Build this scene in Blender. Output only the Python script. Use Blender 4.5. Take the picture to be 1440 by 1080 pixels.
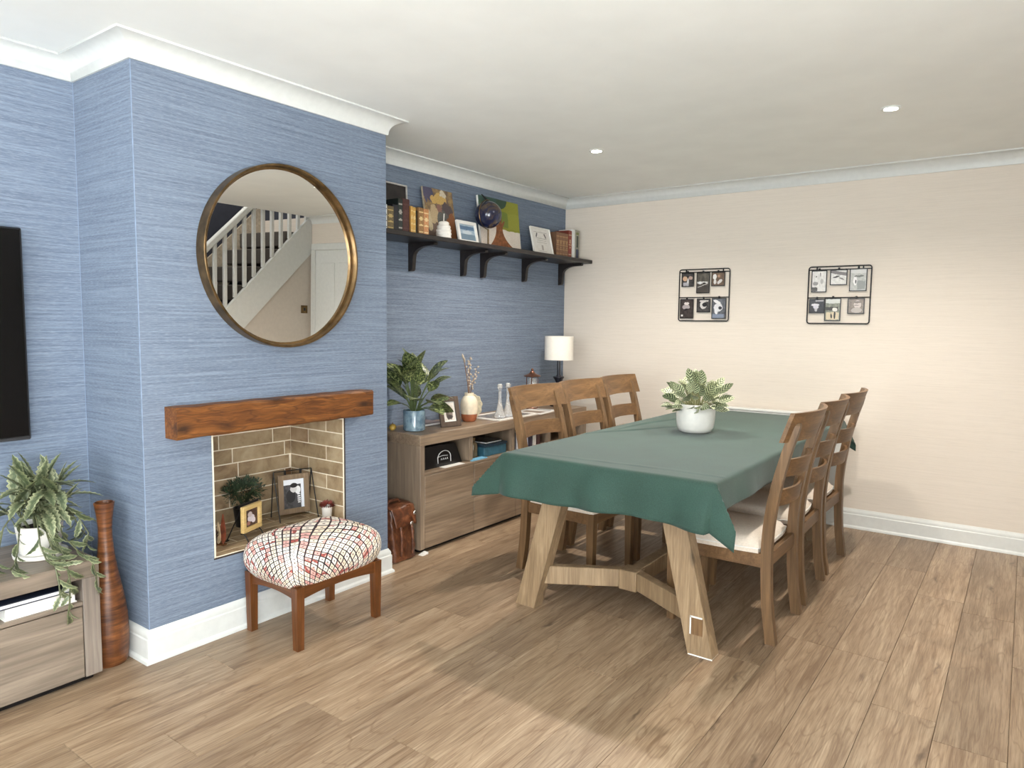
import bpy, bmesh, math, random
from mathutils import Vector, Matrix, Euler
random.seed(7)
for o in list(bpy.data.objects): bpy.data.objects.remove(o)
SC = bpy.context.scene
COL = SC.collection
R = math.radians
PI = math.pi

# ---------------------------------------------------------------- camera
CAM_POS = Vector((2.6906, -1.3178, 1.3305))
YAW, PITCH, ROLL, FPX = 0.6296, 0.0856, 0.0106, 992.67
F = Vector((-math.sin(YAW)*math.cos(PITCH), math.cos(YAW)*math.cos(PITCH), -math.sin(PITCH)))
RT = Vector((math.cos(YAW), math.sin(YAW), 0)); UP = RT.cross(F)
R2 = RT*math.cos(ROLL)+UP*math.sin(ROLL); U2 = -RT*math.sin(ROLL)+UP*math.cos(ROLL)
cd = bpy.data.cameras.new('camera'); cam = bpy.data.objects.new('camera', cd); COL.objects.link(cam)
M4 = Matrix(((R2.x, U2.x, -F.x, CAM_POS.x), (R2.y, U2.y, -F.y, CAM_POS.y), (R2.z, U2.z, -F.z, CAM_POS.z), (0, 0, 0, 1)))
cam.matrix_world = M4
cd.sensor_width = 36; cd.lens = FPX/1440*36; cd.clip_start = 0.02
SC.camera = cam

# ---------------------------------------------------------------- light and exposure
SC.view_settings.view_transform = 'Standard'; SC.view_settings.look = 'None'
SC.view_settings.gamma = 1.0; SC.view_settings.use_curve_mapping = False
SC.view_settings.exposure = 0.92
W = bpy.data.worlds.new('sky'); SC.world = W; W.use_nodes = True
bg = W.node_tree.nodes['Background']; bg.inputs[0].default_value = (0.80, 0.90, 1.0, 1); bg.inputs[1].default_value = 2.0

def lamp(name, kind, loc, energy, color, rot=(0, 0, 0), **kw):
    l = bpy.data.lights.new(name, kind); l.energy = energy; l.color = color
    for k, v in kw.items(): setattr(l, k, v)
    o = bpy.data.objects.new(name, l); COL.objects.link(o); o.location = loc; o.rotation_euler = rot
    return o
# daylight coming in through the two windows of the room (behind the camera and on its right)
lamp('window_daylight', 'AREA', (1.7, -3.50, 1.40), 62, (0.94, 0.98, 1.0), (R(128), 0, 0), shape='RECTANGLE', size=2.9, size_y=1.7)
lamp('patio_daylight', 'AREA', (3.75, -1.9, 1.15), 120, (0.94, 0.98, 1.0), (R(128), 0, R(90)), shape='RECTANGLE', size=2.2, size_y=1.9)

lamp('stairwell_fill', 'AREA', (4.3, 2.6, 3.40), 14, (1.0, 0.97, 0.93), (0, 0, 0), shape='RECTANGLE', size=.7, size_y=1.6)  # added fill lamp inside the closed stairwell, brightens the mirrored stairs

# ---------------------------------------------------------------- helpers
def lin(c):
    return tuple(((x/255)/12.92 if x/255 <= 0.04045 else ((x/255+0.055)/1.055)**2.4) for x in c)
def rgba(c): return (*lin(c), 1)

class MB:
    def __init__(s): s.v = []; s.f = []; s.uv = None
    def add(s, v, f):
        n = len(s.v); s.v += [tuple(p) for p in v]; s.f += [tuple(i+n for i in q) for q in f]
    def box(s, x0, x1, y0, y1, z0, z1, ch=0.0, R3=None, c=None):
        hx, hy, hz = (x1-x0)/2, (y1-y0)/2, (z1-z0)/2
        m = Vector(((x0+x1)/2, (y0+y1)/2, (z0+z1)/2))
        ch = min(ch, hx*.9, hy*.9, hz*.9)
        if ch <= 0:
            v = [(sx*hx, sy*hy, sz*hz) for sx in (-1, 1) for sy in (-1, 1) for sz in (-1, 1)]
            f = [(0, 1, 3, 2), (4, 6, 7, 5), (0, 4, 5, 1), (2, 3, 7, 6), (0, 2, 6, 4), (1, 5, 7, 3)]
        else:
            v = []; ix = {}
            for sx in (-1, 1):
                for sy in (-1, 1):
                    for sz in (-1, 1):
                        for a in range(3):
                            ix[(sx, sy, sz, a)] = len(v)
                            v.append((sx*(hx-(ch if a != 0 else 0)), sy*(hy-(ch if a != 1 else 0)), sz*(hz-(ch if a != 2 else 0))))
            f = []
            for sg in (-1, 1):
                f.append([ix[(sg, a, b, 0)] for a, b in ((-1, -1), (1, -1), (1, 1), (-1, 1))])
                f.append([ix[(a, sg, b, 1)] for a, b in ((-1, -1), (1, -1), (1, 1), (-1, 1))])
                f.append([ix[(a, b, sg, 2)] for a, b in ((-1, -1), (1, -1), (1, 1), (-1, 1))])
            for a in (-1, 1):
                for b in (-1, 1):
                    f.append([ix[(a, b, -1, 0)], ix[(a, b, 1, 0)], ix[(a, b, 1, 1)], ix[(a, b, -1, 1)]])
                    f.append([ix[(a, -1, b, 0)], ix[(a, 1, b, 0)], ix[(a, 1, b, 2)], ix[(a, -1, b, 2)]])
                    f.append([ix[(-1, a, b, 1)], ix[(1, a, b, 1)], ix[(1, a, b, 2)], ix[(-1, a, b, 2)]])
                    for e in (-1, 1): f.append([ix[(a, b, e, 0)], ix[(a, b, e, 1)], ix[(a, b, e, 2)]])
        if R3 is not None: v = [R3 @ Vector(p) for p in v]
        if c is not None: m = Vector(c)
        s.add([Vector(p)+m for p in v], f); return s
    def beam(s, a, b, w, h, up=(0, 0, 1), ch=0.003):
        """bar of cross section w (sideways) x h (along up) from a to b"""
        a = Vector(a); b = Vector(b); d = (b-a); L = d.length; d.normalize()
        x = d.cross(Vector(up)).normalized(); z = x.cross(d)
        R3 = Matrix((x, d, z)).transposed()
        return s.box(-w/2, w/2, -L/2, L/2, -h/2, h/2, ch, R3, (a+b)/2)
    def tube(s, path, r, n=8, cap=True):
        P = [Vector(p) for p in path]; rs = r if isinstance(r, (list, tuple)) else [r]*len(P)
        v = []; f = []; prev = None
        for i, p in enumerate(P):
            t = (P[min(i+1, len(P)-1)]-P[max(i-1, 0)]).normalized()
            if prev is None: x = t.orthogonal().normalized()
            else:
                x = prev-t*prev.dot(t); x = x.normalized() if x.length > 1e-6 else t.orthogonal().normalized()
            prev = x; y = t.cross(x)
            for k in range(n):
                a = 2*PI*k/n; v.append(p+(x*math.cos(a)+y*math.sin(a))*rs[i])
        for i in range(len(P)-1):
            for k in range(n):
                f.append((i*n+k, i*n+(k+1) % n, (i+1)*n+(k+1) % n, (i+1)*n+k))
        if cap: f.append(tuple(range(n))[::-1]); f.append(tuple((len(P)-1)*n+k for k in range(n)))
        s.add(v, f); return s
    def lathe(s, prof, n=28, c=(0, 0, 0), R3=None):
        """profile (r,z); closed at r=0 ends"""
        v = []; f = []; rings = []
        for r, z in prof:
            if r < 1e-6: rings.append([len(v)]); v.append(Vector((0, 0, z)))
            else:
                rings.append(list(range(len(v), len(v)+n)))
                for k in range(n):
                    a = 2*PI*k/n; v.append(Vector((r*math.cos(a), r*math.sin(a), z)))
        for A, B in zip(rings, rings[1:]):
            if len(A) == 1 and len(B) == 1: continue
            for k in range(n):
                if len(A) == 1: f.append((A[0], B[k], B[(k+1) % n]))
                elif len(B) == 1: f.append((A[k], A[(k+1) % n], B[0]))
                else: f.append((A[k], A[(k+1) % n], B[(k+1) % n], B[k]))
        if R3 is not None: v = [R3 @ p for p in v]
        s.add([p+Vector(c) for p in v], f); return s
    def grid(s, fn, nu, nv, uv=None):
        n0 = len(s.v)
        v = []; f = []; uvs = []
        for i in range(nu+1):
            for j in range(nv+1):
                v.append(fn(i/nu, j/nv)); uvs.append(uv(i/nu, j/nv) if uv else (i/nu, j/nv))
        for i in range(nu):
            for j in range(nv):
                f.append((i*(nv+1)+j, (i+1)*(nv+1)+j, (i+1)*(nv+1)+j+1, i*(nv+1)+j+1))
        if s.uv is None: s.uv = [(0, 0)]*n0
        s.uv += uvs; s.add(v, f); return s
    def prism(s, pts, h, fr):
        """polygon pts (a,b) extruded 0..h; fr(a,b,t)->xyz"""
        n = len(pts)
        v = [fr(a, b, 0) for a, b in pts]+[fr(a, b, h) for a, b in pts]
        f = [tuple(range(n))[::-1], tuple(range(n, 2*n))]+[(i, (i+1) % n, n+(i+1) % n, n+i) for i in range(n)]
        s.add(v, f); return s
    def mesh(s, name, m, smooth=True, angle=38, recalc=True):
        me = bpy.data.meshes.new(name); me.from_pydata([tuple(p) for p in s.v], [], s.f)
        if s.uv is not None:
            uvs = s.uv+[(0, 0)]*(len(s.v)-len(s.uv))
            L = me.uv_layers.new(name='UVMap')
            for lp in me.loops: L.data[lp.index].uv = uvs[lp.vertex_index]
        if recalc:
            bm = bmesh.new(); bm.from_mesh(me); bmesh.ops.recalc_face_normals(bm, faces=bm.faces); bm.to_mesh(me); bm.free()
        if smooth:
            for p in me.polygons: p.use_smooth = True
            me.set_sharp_from_angle(angle=R(angle))
        if m: me.materials.append(m)
        return me
    def build(s, name, m, parent=None, **k):
        kk = {q: k[q] for q in ('smooth', 'angle', 'recalc') if q in k}
        return put(name, s.mesh(name, m, **kk), parent, k.get('loc'), k.get('rot'))

def put(name, me, parent=None, loc=None, rot=None, scale=None):
    o = bpy.data.objects.new(name, me); COL.objects.link(o)
    if parent: o.parent = parent
    if loc is not None: o.location = loc
    if rot is not None: o.rotation_euler = rot
    if scale is not None: o.scale = (scale,)*3 if isinstance(scale, (int, float)) else scale
    return o
def tag(o, label=None, cat=None, group=None, kind=None):
    if label: o['label'] = label
    if cat: o['category'] = cat
    if group: o['group'] = group
    if kind: o['kind'] = kind
    return o
def thing(name, label, cat, loc=(0, 0, 0), rz=0, group=None):
    o = bpy.data.objects.new(name, None); COL.objects.link(o); o.location = loc; o.rotation_euler = (0, 0, rz)
    o.empty_display_size = 0.05
    return tag(o, label, cat, group)
def struct(o, label=None): return tag(o, label, kind='structure')
def dup(root, loc, rz, label, group):
    r = root.copy(); COL.objects.link(r); r.location = loc; r.rotation_euler = (0, 0, rz); r['label'] = label
    if group: r['group'] = group
    for ch in list(root.children):
        c = ch.copy(); COL.objects.link(c); c.parent = r
        for g in list(ch.children):
            d = g.copy(); COL.objects.link(d); d.parent = c
    return r

# ---------------------------------------------------------------- materials
class NT:
    def __init__(s, name):
        s.m = bpy.data.materials.new(name); s.m.use_nodes = True; s.t = s.m.node_tree
        s.b = s.t.nodes['Principled BSDF']; s.out = s.t.nodes['Material Output']
    def n(s, typ, **k):
        nd = s.t.nodes.new(typ)
        for a, v in k.items():
            if a.startswith('i_'):
                key = a[2:]; key = int(key) if key.isdigit() else key.replace('_', ' ')
                if hasattr(v, 'is_output'): s.t.links.new(v, nd.inputs[key])
                else: nd.inputs[key].default_value = v
            else: setattr(nd, a, v)
        return nd
    def link(s, a, b): s.t.links.new(a, b)
    def vm(s, op, a, b=(0, 0, 0)): 
        nd = s.n('ShaderNodeVectorMath', operation=op, i_0=a, i_1=b); return nd.outputs['Value'] if op in ('LENGTH', 'DOT_PRODUCT') else nd.outputs[0]
    def ma(s, op, a, b=0.0, c=0.0): return s.n('ShaderNodeMath', operation=op, i_0=a, i_1=b, i_2=c).outputs[0]
    def noise(s, vec, scale=1, detail=3, rough=.5, dist=0):
        return s.n('ShaderNodeTexNoise', i_Vector=vec, i_Scale=scale, i_Detail=detail, i_Roughness=rough, i_Distortion=dist).outputs[0]
    def mix(s, fac, a, b, mode='MIX'):
        nd = s.n('ShaderNodeMix', data_type='RGBA', blend_type=mode)
        for idx, v in ((0, fac), (6, a), (7, b)):
            if hasattr(v, 'is_output'): s.t.links.new(v, nd.inputs[idx])
            else: nd.inputs[idx].default_value = v if not isinstance(v, tuple) or len(v) == 4 else (*v, 1)
        return nd.outputs[2]
    def ramp(s, fac, stops, interp='LINEAR'):
        nd = s.n('ShaderNodeValToRGB'); nd.color_ramp.interpolation = interp
        e = nd.color_ramp.elements
        while len(e) < len(stops): e.new(0.5)
        for q, (p, c) in zip(e, stops): q.position = p; q.color = rgba(c) if len(c) == 3 else c
        s.link(fac, nd.inputs[0]); return nd.outputs[0]
    def mr(s, v, a, b, c=0, d=1):
        return s.n('ShaderNodeMapRange', i_0=v, i_1=a, i_2=b, i_3=c, i_4=d).outputs[0]
    def bump(s, h, strength=.3, dist=.002):
        nd = s.n('ShaderNodeBump', i_Strength=strength, i_Distance=dist, i_Height=h); s.link(nd.outputs[0], s.b.inputs['Normal'])
    def col(s, v):
        if hasattr(v, 'is_output'): s.link(v, s.b.inputs['Base Color'])
        else: s.b.inputs['Base Color'].default_value = v
    def set(s, **k):
        for a, v in k.items(): s.b.inputs[a.replace('_', ' ')].default_value = v
        return s
    def pos(s): return s.n('ShaderNodeNewGeometry').outputs['Position']
    def obj(s): return s.n('ShaderNodeTexCoord').outputs['Object']
    def uv(s): return s.n('ShaderNodeTexCoord').outputs['UV']

def plain(name, c, rough=.5, metal=0, var=.06, scale=30, bump=0, **k):
    t = NT(name); n = t.noise(t.obj(), scale, 4)
    a = [max(0, x*(1-var*2)) for x in c]; b = [min(255, x*(1+var)) for x in c]
    t.col(t.ramp(n, [(.3, a), (.7, b)])); t.set(Roughness=rough, Metallic=metal, **k)
    if bump: t.bump(n, bump)
    return t.m
def wood(name, dark, light, axis='x', rough=.5, sc=1.0, knots=True, info=False, world=False):
    t = NT(name); v = t.pos() if world else t.obj()
    if info:
        r = t.n('ShaderNodeObjectInfo').outputs['Random']
        off = t.n('ShaderNodeCombineXYZ', i_0=t.ma('MULTIPLY', r, 17.0), i_1=t.ma('MULTIPLY', r, 31.0), i_2=t.ma('MULTIPLY', r, 7.0)).outputs[0]
        v = t.vm('ADD', v, off)
    st = {'x': (1.2, 14, 14), 'y': (14, 1.2, 14), 'z': (14, 14, 1.2)}[axis]
    sv = t.vm('MULTIPLY', v, tuple(q*sc for q in st))
    n1 = t.noise(sv, 1.0, 6, .62, 1.2)
    st2 = {'x': (4, 120, 120), 'y': (120, 4, 120), 'z': (120, 120, 4)}[axis]
    n2 = t.noise(t.vm('MULTIPLY', v, tuple(q*sc for q in st2)), 1.0, 3, .6)
    m = [(a+b)/2 for a, b in zip(dark, light)]
    c = t.ramp(n1, [(.25, dark), (.5, m), (.72, light)])
    c = t.mix(t.mr(n2, .35, .7, 0, .45), c, rgba([x*.72 for x in dark]))
    if knots:
        vor = t.n('ShaderNodeTexVoronoi', i_Vector=t.vm('MULTIPLY', v, tuple(q*sc for q in {'x': (2.2, 6, 6), 'y': (6, 2.2, 6), 'z': (6, 6, 2.2)}[axis])), i_Scale=1.0).outputs['Distance']
        c = t.mix(t.mr(vor, .05, .16, .75, 0), c, rgba([x*.5 for x in dark]))
    if info: c = t.mix(1.0, c, t.ramp(r, [(0, (226, 222, 218)), (.5, (242, 239, 235)), (1, (255, 252, 248))]), 'MULTIPLY')
    t.col(c); t.set(Roughness=rough); t.bump(n2, .12, .001)
    return t.m
def wallpaper(name, dark, light, fleck, amt=1.0):
    t = NT(name); p = t.pos()
    n1 = t.noise(t.vm('MULTIPLY', p, (1.9, 1.9, 110)), 1.0, 5, .65)
    n2 = t.noise(t.vm('MULTIPLY', p, (42, 42, 520)), 1.0, 3, .6)
    n3 = t.noise(t.vm('MULTIPLY', p, (9, 9, 260)), 1.0, 3, .6)
    c = t.ramp(n1, [(.28, dark), (.72, light)])
    c = t.mix(t.mr(n2, .45, .75, 0, .40*amt), c, rgba(fleck))
    c = t.mix(t.mr(n3, .5, .78, 0, .38*amt), c, rgba([x*.72 for x in dark]))
    t.col(c); t.set(Roughness=.75); t.bump(n2, .25, .0015)
    return t.m
def printmat(name, base, shapes, wob=.03, grain=.12, rough=.35, noise_scale=6):
    """flat printed picture: base two colours mixed by noise, then ellipses/rectangles in UV"""
    t = NT(name); uv = t.uv()
    nz = t.n('ShaderNodeTexNoise', i_Vector=uv, i_Scale=noise_scale, i_Detail=4.0)
    c = t.ramp(nz.outputs[0], [(.35, base[0]), (.65, base[1])])
    w = t.vm('ADD', uv, t.vm('MULTIPLY', t.vm('SUBTRACT', nz.outputs[1], (.5, .5, .5)), (wob*2, wob*2, 0)))
    for sh in shapes:
        k, cx, cy, rx, ry, colr = sh[:6]; rot = sh[6] if len(sh) > 6 else 0
        d = t.vm('SUBTRACT', w if k != 'R' else uv, (cx, cy, 0))
        if rot: d = t.n('ShaderNodeVectorRotate', rotation_type='Z_AXIS', i_Vector=d, i_Angle=-R(rot)).outputs[0]
        d = t.vm('MULTIPLY', d, (1/rx, 1/ry, 0))
        if k == 'e': msk = t.ma('LESS_THAN', t.vm('LENGTH', d), 1.0)
        else:
            a = t.n('ShaderNodeSeparateXYZ', i_0=t.vm('ABSOLUTE', d))
            msk = t.ma('LESS_THAN', t.ma('MAXIMUM', a.outputs[0], a.outputs[1]), 1.0)
        c = t.mix(msk, c, rgba(colr))
    if grain:
        g = t.noise(uv, 60, 2); c = t.mix(t.mr(g, .4, .7, 0, grain), c, (0.02, 0.02, 0.02, 1))
    t.col(c); t.set(Roughness=rough); return t.m

M = {}
M['blue'] = wallpaper('blue_wallpaper', (88, 99, 118), (128, 142, 160), (166, 177, 190))
M['cream'] = wallpaper('cream_wallpaper', (219, 209, 195), (226, 216, 203), (234, 226, 214), .42)
M['ceil'] = plain('ceiling_paint', (242, 244, 240), .9, var=.008, scale=4)
M['white'] = plain('white_gloss', (218, 220, 216), .35, var=.01)
M['shade_wall'] = plain('shaded_hall_wall', (205, 196, 184), .8, var=.01)  # wall toned down, shade of the stair side is put into the colour
M['dark_wall'] = plain('stair_wall_paint', (52, 55, 66), .8, var=.03)
def floormat():
    t = NT('laminate_floor'); r = t.n('ShaderNodeObjectInfo').outputs['Random']
    off = t.n('ShaderNodeCombineXYZ', i_0=t.ma('MULTIPLY', r, 17.0), i_1=t.ma('MULTIPLY', r, 31.0), i_2=t.ma('MULTIPLY', r, 7.0)).outputs[0]
    v = t.vm('ADD', t.pos(), off)
    n0 = t.noise(t.vm('MULTIPLY', v, (5.5, .75, 5)), 1.0, 3, .5, .3)
    ring = t.ma('PINGPONG', t.ma('MULTIPLY', n0, 15.0), .5)
    n1 = t.noise(t.vm('MULTIPLY', v, (16, 1.5, 16)), 1.0, 5, .65, .8)
    n2 = t.noise(t.vm('MULTIPLY', v, (210, 7, 210)), 1.0, 3, .65)
    n3 = t.noise(t.vm('MULTIPLY', v, (38, 2.2, 38)), 1.0, 4, .65, .6)
    c = t.ramp(n1, [(.25, (146, 123, 98)), (.5, (175, 152, 126)), (.75, (200, 179, 152))])
    c = t.mix(t.mr(ring, .10, .0, 0, .42), c, rgba((116, 88, 62)))
    c = t.mix(t.mr(n3, .50, .70, 0, .65), c, rgba((108, 82, 58)))
    c = t.mix(t.mr(n2, .40, .68, 0, .58), c, rgba((112, 86, 62)))
    vor = t.n('ShaderNodeTexVoronoi', i_Vector=t.vm('ADD', t.vm('MULTIPLY', v, (9, 1.6, 6)), t.vm('MULTIPLY', t.n('ShaderNodeTexNoise', i_Vector=v, i_Scale=14.0).outputs[1], (.5, .12, 0))), i_Scale=1.0).outputs['Distance']
    c = t.mix(t.mr(vor, .03, .12, .7, 0), c, rgba((74, 54, 38)))
    c = t.mix(1.0, c, t.ramp(r, [(0, (222, 218, 214)), (.5, (240, 237, 233)), (1, (255, 252, 248))]), 'MULTIPLY')
    t.col(c); t.set(Roughness=.38); t.bump(n2, .15, .001); return t.m
M['floor'] = floormat()
M['gap'] = plain('joint_dark', (92, 74, 58), .9)  # floor slab colour, dark in the joints between planks
M['grout'] = plain('grout', (240, 230, 208), .9, var=.03)
def tilemat():
    t = NT('stone_tile'); v = t.obj(); r = t.n('ShaderNodeObjectInfo').outputs['Random']
    off = t.n('ShaderNodeCombineXYZ', i_0=t.ma('MULTIPLY', r, 13.0), i_1=t.ma('MULTIPLY', r, 29.0), i_2=t.ma('MULTIPLY', r, 5.0)).outputs[0]
    n = t.noise(t.vm('ADD', v, off), 9, 5, .6, .4)
    c = t.ramp(n, [(.3, (128, 106, 82)), (.5, (170, 150, 122)), (.7, (192, 176, 150))])
    c = t.mix(1.0, c, t.ramp(r, [(0, (176, 142, 116)), (.22, (255, 248, 238)), (.8, (232, 226, 214)), (1, (255, 255, 250))]), 'MULTIPLY')
    n2 = t.noise(t.vm('ADD', v, off), 30, 4); t.bump(n2, .3, .002)
    t.col(c); t.set(Roughness=.5); return t.m
M['tile'] = tilemat()
t = NT('oak_beam'); v = t.obj()
wv = t.vm('ADD', v, t.vm('MULTIPLY', t.vm('SUBTRACT', t.n('ShaderNodeTexNoise', i_Vector=v, i_Scale=5.0, i_Detail=2.0).outputs[1], (.5, .5, .5)), (.02, .10, .05)))
n0 = t.noise(t.vm('MULTIPLY', wv, (8, 1.3, 9)), 1.0, 3, .5)
ring = t.ma('PINGPONG', t.ma('MULTIPLY', n0, 13.0), .5)
n1 = t.noise(t.vm('MULTIPLY', wv, (30, 3, 30)), 1.0, 5, .65); n2 = t.noise(t.vm('MULTIPLY', wv, (200, 9, 200)), 1.0, 3, .6)
c = t.ramp(n1, [(.28, (84, 45, 14)), (.5, (118, 70, 26)), (.72, (150, 96, 42))])
c = t.mix(t.mr(ring, .16, .0, 0, .6), c, rgba((66, 32, 9)))
c = t.mix(t.mr(n2, .42, .68, 0, .55), c, rgba((62, 30, 8)))
vor = t.n('ShaderNodeTexVoronoi', i_Vector=t.vm('MULTIPLY', wv, (4, 3.2, 9)), i_Scale=1.0).outputs['Distance']
c = t.mix(t.mr(vor, .05, .22, .85, 0), c, rgba((38, 18, 6)))
t.col(c); t.set(Roughness=.55); t.bump(n2, .4, .002); M['oak'] = t.m
M['grey_wood'] = wood('grey_brown_cabinet', (104, 92, 80), (166, 150, 132), 'y', .45, .7, True)
M['side_wood'] = wood('brown_sideboard', (116, 96, 76), (172, 150, 126), 'y', .42, .7, True)
M['chair_wood'] = wood('chair_wood', (92, 68, 42), (146, 112, 76), 'z', .45, 1.3, False)
M['rail_wood'] = wood('chair_rail_wood', (92, 66, 40), (146, 110, 72), 'x', .45, 1.3, False)
M['table_wood'] = wood('table_wood', (128, 104, 76), (182, 156, 122), 'z', .5, 1.2, True)
M['stool_wood'] = wood('teak_stool', (74, 40, 16), (134, 82, 42), 'z', .3, 1.5, False)
M['shelf_wood'] = wood('dark_shelf', (26, 22, 22), (54, 48, 46), 'y', .35, 1.0, False)
t = NT('banded_vase'); v = t.obj()
n = t.noise(t.vm('MULTIPLY', v, (9, 9, 70)), 1.0, 4, .6); n2 = t.noise(t.vm('MULTIPLY', v, (30, 30, 9)), 1.0, 3)
c = t.ramp(n, [(.3, (64, 34, 14)), (.5, (108, 64, 32)), (.72, (148, 94, 50))]); c = t.mix(t.mr(n2, .4, .7, 0, .5), c, rgba((74, 36, 18)))
t.col(c); t.set(Roughness=.38); t.bump(n, .4, .003); M['vase_wood'] = t.m
M['black_metal'] = plain('black_metal', (24, 24, 26), .45, .3)
M['bronze'] = plain('aged_brass', (122, 98, 66), .35, .85, var=.12, scale=18)
M['black'] = plain('black_plastic', (16, 16, 18), .35)
M['screen'] = plain('tv_screen', (5, 5, 6), .25, Specular_IOR_Level=.25)
M['shade_dark'] = plain('recess_shade', (58, 46, 38), .8)  # dark tone puts the shade of the open slots into the back panels
M['cushion'] = plain('cream_upholstery', (226, 214, 198), .9, var=.02, scale=120, bump=.15)
M['ceramic'] = plain('white_ceramic', (238, 234, 226), .35, var=.015)
M['soil'] = plain('soil', (58, 42, 30), .95, var=.2, scale=60, bump=.5)
M['glass_lamp'] = plain('lamp_shade_linen', (238, 232, 220), .9, var=.01, scale=80)
M['paper'] = plain('white_paper', (236, 234, 228), .8, var=.01)

# ================================================================ SETTING
D = 0.467; YB = 3.747; XR = 3.83; YF = -3.60; H = 2.35; CW = 1.266
def sbox(name, m, *b, parent=None):
    o = MB().box(*b).build(name, m, parent, smooth=False)
    return o if parent else struct(o)
# chimney breast with a hole for the fireplace
ch = MB()
OY0, OY1, OZ0, OZ1 = 0.280, 0.975, 0.340, 0.862
ch.box(-D, 0, 0, OY0, 0, H); ch.box(-D, 0, OY1, CW, 0, H)
ch.box(-D, 0, OY0, OY1, 0, OZ0); ch.box(-D, 0, OY0, OY1, OZ1, H); ch.box(-D, -0.42, OY0, OY1, OZ0, OZ1)
chimney = struct(ch.build('wall_chimney_breast', M['blue'], smooth=False))
sbox('wall_left_alcove', M['blue'], -D-.1, -D, YF, 0, 0, H)
sbox('wall_right_alcove', M['blue'], -D-.1, -D, CW, YB, 0, H)
sbox('wall_back', M['cream'], -D-.1, XR+.92, YB, YB+.1, 0, H)
# front wall with a window, right wall with a glazed patio door
WX0, WX1, WZ0, WZ1 = 0.2, 3.2, 0.5, 2.28
fw = MB(); fw.box(-D-.1, WX0, YF-.1, YF, 0, H); fw.box(WX1, XR+.1, YF-.1, YF, 0, H)
fw.box(WX0, WX1, YF-.1, YF, 0, WZ0); fw.box(WX0, WX1, YF-.1, YF, WZ1, H)
struct(fw.build('wall_front', M['cream'], smooth=False))
PY0, PY1, PZ1 = -3.05, -0.75, 2.12
rw = MB(); rw.box(XR, XR+.1, YF, PY0, 0, H); rw.box(XR, XR+.1, PY1, 1.32, 0, H); rw.box(XR, XR+.1, PY0, PY1, PZ1, H)
struct(rw.build('wall_right', M['cream'], smooth=False))
sbox('ceiling', M['ceil'], -D-.1, XR, YF-.1, YB+.1, H, H+.12)
# glazing
glass = NT('window_glass'); glass.set(Roughness=0.0, Transmission_Weight=1.0, IOR=1.05)
w1 = thing('window_1', None, None); struct(w1)
fr = MB()
for x in (WX0+.03, (WX0+WX1)/2, WX1-.03): fr.box(x-.03, x+.03, YF-.088, YF-.032, WZ0+.0605, WZ1-.0605, .004)
for z in (WZ0+.03, WZ1-.03): fr.box(WX0, WX1, YF-.09, YF-.03, z-.03, z+.03, .004)
fr.build('window_frame', M['white'], w1)
MB().box(WX0+.06, WX1-.06, YF-.07, YF-.062, WZ0+.06, WZ1-.06).build('pane', glass.m, w1, smooth=False)
w2 = thing('door_2', None, None); struct(w2)
fr = MB()
for y in (PY0+.04, (PY0+PY1)/2, PY1-.04): fr.box(XR+.032, XR+.088, y-.04, y+.04, .0805, PZ1-.0805, .004)
for z in (.04, PZ1-.04): fr.box(XR+.03, XR+.09, PY0, PY1, z-.04, z+.04, .004)
fr.build('door_frame', M['white'], w2)
MB().box(XR+.062, XR+.07, PY0+.08, PY1-.08, .08, PZ1-.08).build('pane', glass.m, w2, smooth=False)
# floor: slab with laminate planks
flo = struct(MB().box(-D-.1, XR+.92, YF-.1, YB+.1, -.12, -.012).build('floor', M['gap'], smooth=False))
PW, PL = 0.2, 1.285
plank_me = {}
row = 0; x = -D-.017
while x < XR:
    x1 = min(x+PW, XR)
    y = YF-random.random()*PL
    if row == 12: y = 1.765-PL*5
    while y < YB:
        y0, y1 = max(y, YF), min(y+PL, YB)
        if y1-y0 > .02:
            key = (round(x1-x, 3), round(y1-y0, 3))
            if key not in plank_me:
                plank_me[key] = MB().box(.0006, key[0]-.0006, .0006, key[1]-.0006, -.013, 0, .0008).mesh('plank', M['floor'], smooth=False)
            put('plank', plank_me[key], flo, (x, y0, 0))
        y += PL
    x += PW; row += 1
# mouldings following the walls
PER = [(-D, YF), (-D, 0), (0, 0), (0, CW), (-D, CW), (-D, YB), (XR, YB)]
def sweep_trim(prof, i):
    """prof: closed list of (offset from wall, z); segment i of PER, mitred"""
    def nrm(a, b):
        d = Vector((b[0]-a[0], b[1]-a[1])).normalized(); return Vector((d.y, -d.x))
    N = [nrm(PER[k], PER[k+1]) for k in range(len(PER)-1)]
    def pt(k, o):
        p = Vector(PER[k]); ns = []
        if k > 0: ns.append(N[k-1])
        if k < len(N): ns.append(N[k])
        return p+sum(ns, Vector((0, 0)))*o
    mb = MB(); n = len(prof)
    v = [(*pt(i, o), z) for o, z in prof]+[(*pt(i+1, o), z) for o, z in prof]
    f = [(a, (a+1) % n, n+(a+1) % n, n+a) for a in range(n)]+[tuple(range(n))[::-1], tuple(range(n, 2*n))]
    mb.add(v, f); return mb
cove = [(0, H), (0, H-.076), (.008, H-.076), (.010, H-.070)]
for k in range(1, 9):
    a = k/9*PI/2
    cove.append((.010+.064*(1-math.cos(a)), H-.070+.061*math.sin(a)))
cove += [(.076, H-.008), (.081, H-.008), (.081, H)]
skirt = [(0, 0), (.026, 0), (.026, .006), (.024, .012), (.0185, .017), (.0165, .02), (.0165, .092), (.0125, .097), (.0125, .101), (.013, .108), (.010, .117), (.005, .124), (.003, .129), (0, .129)]
sides = ['left_alcove', 'chimney_near', 'chimney_front', 'chimney_far', 'right_alcove', 'back']
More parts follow.
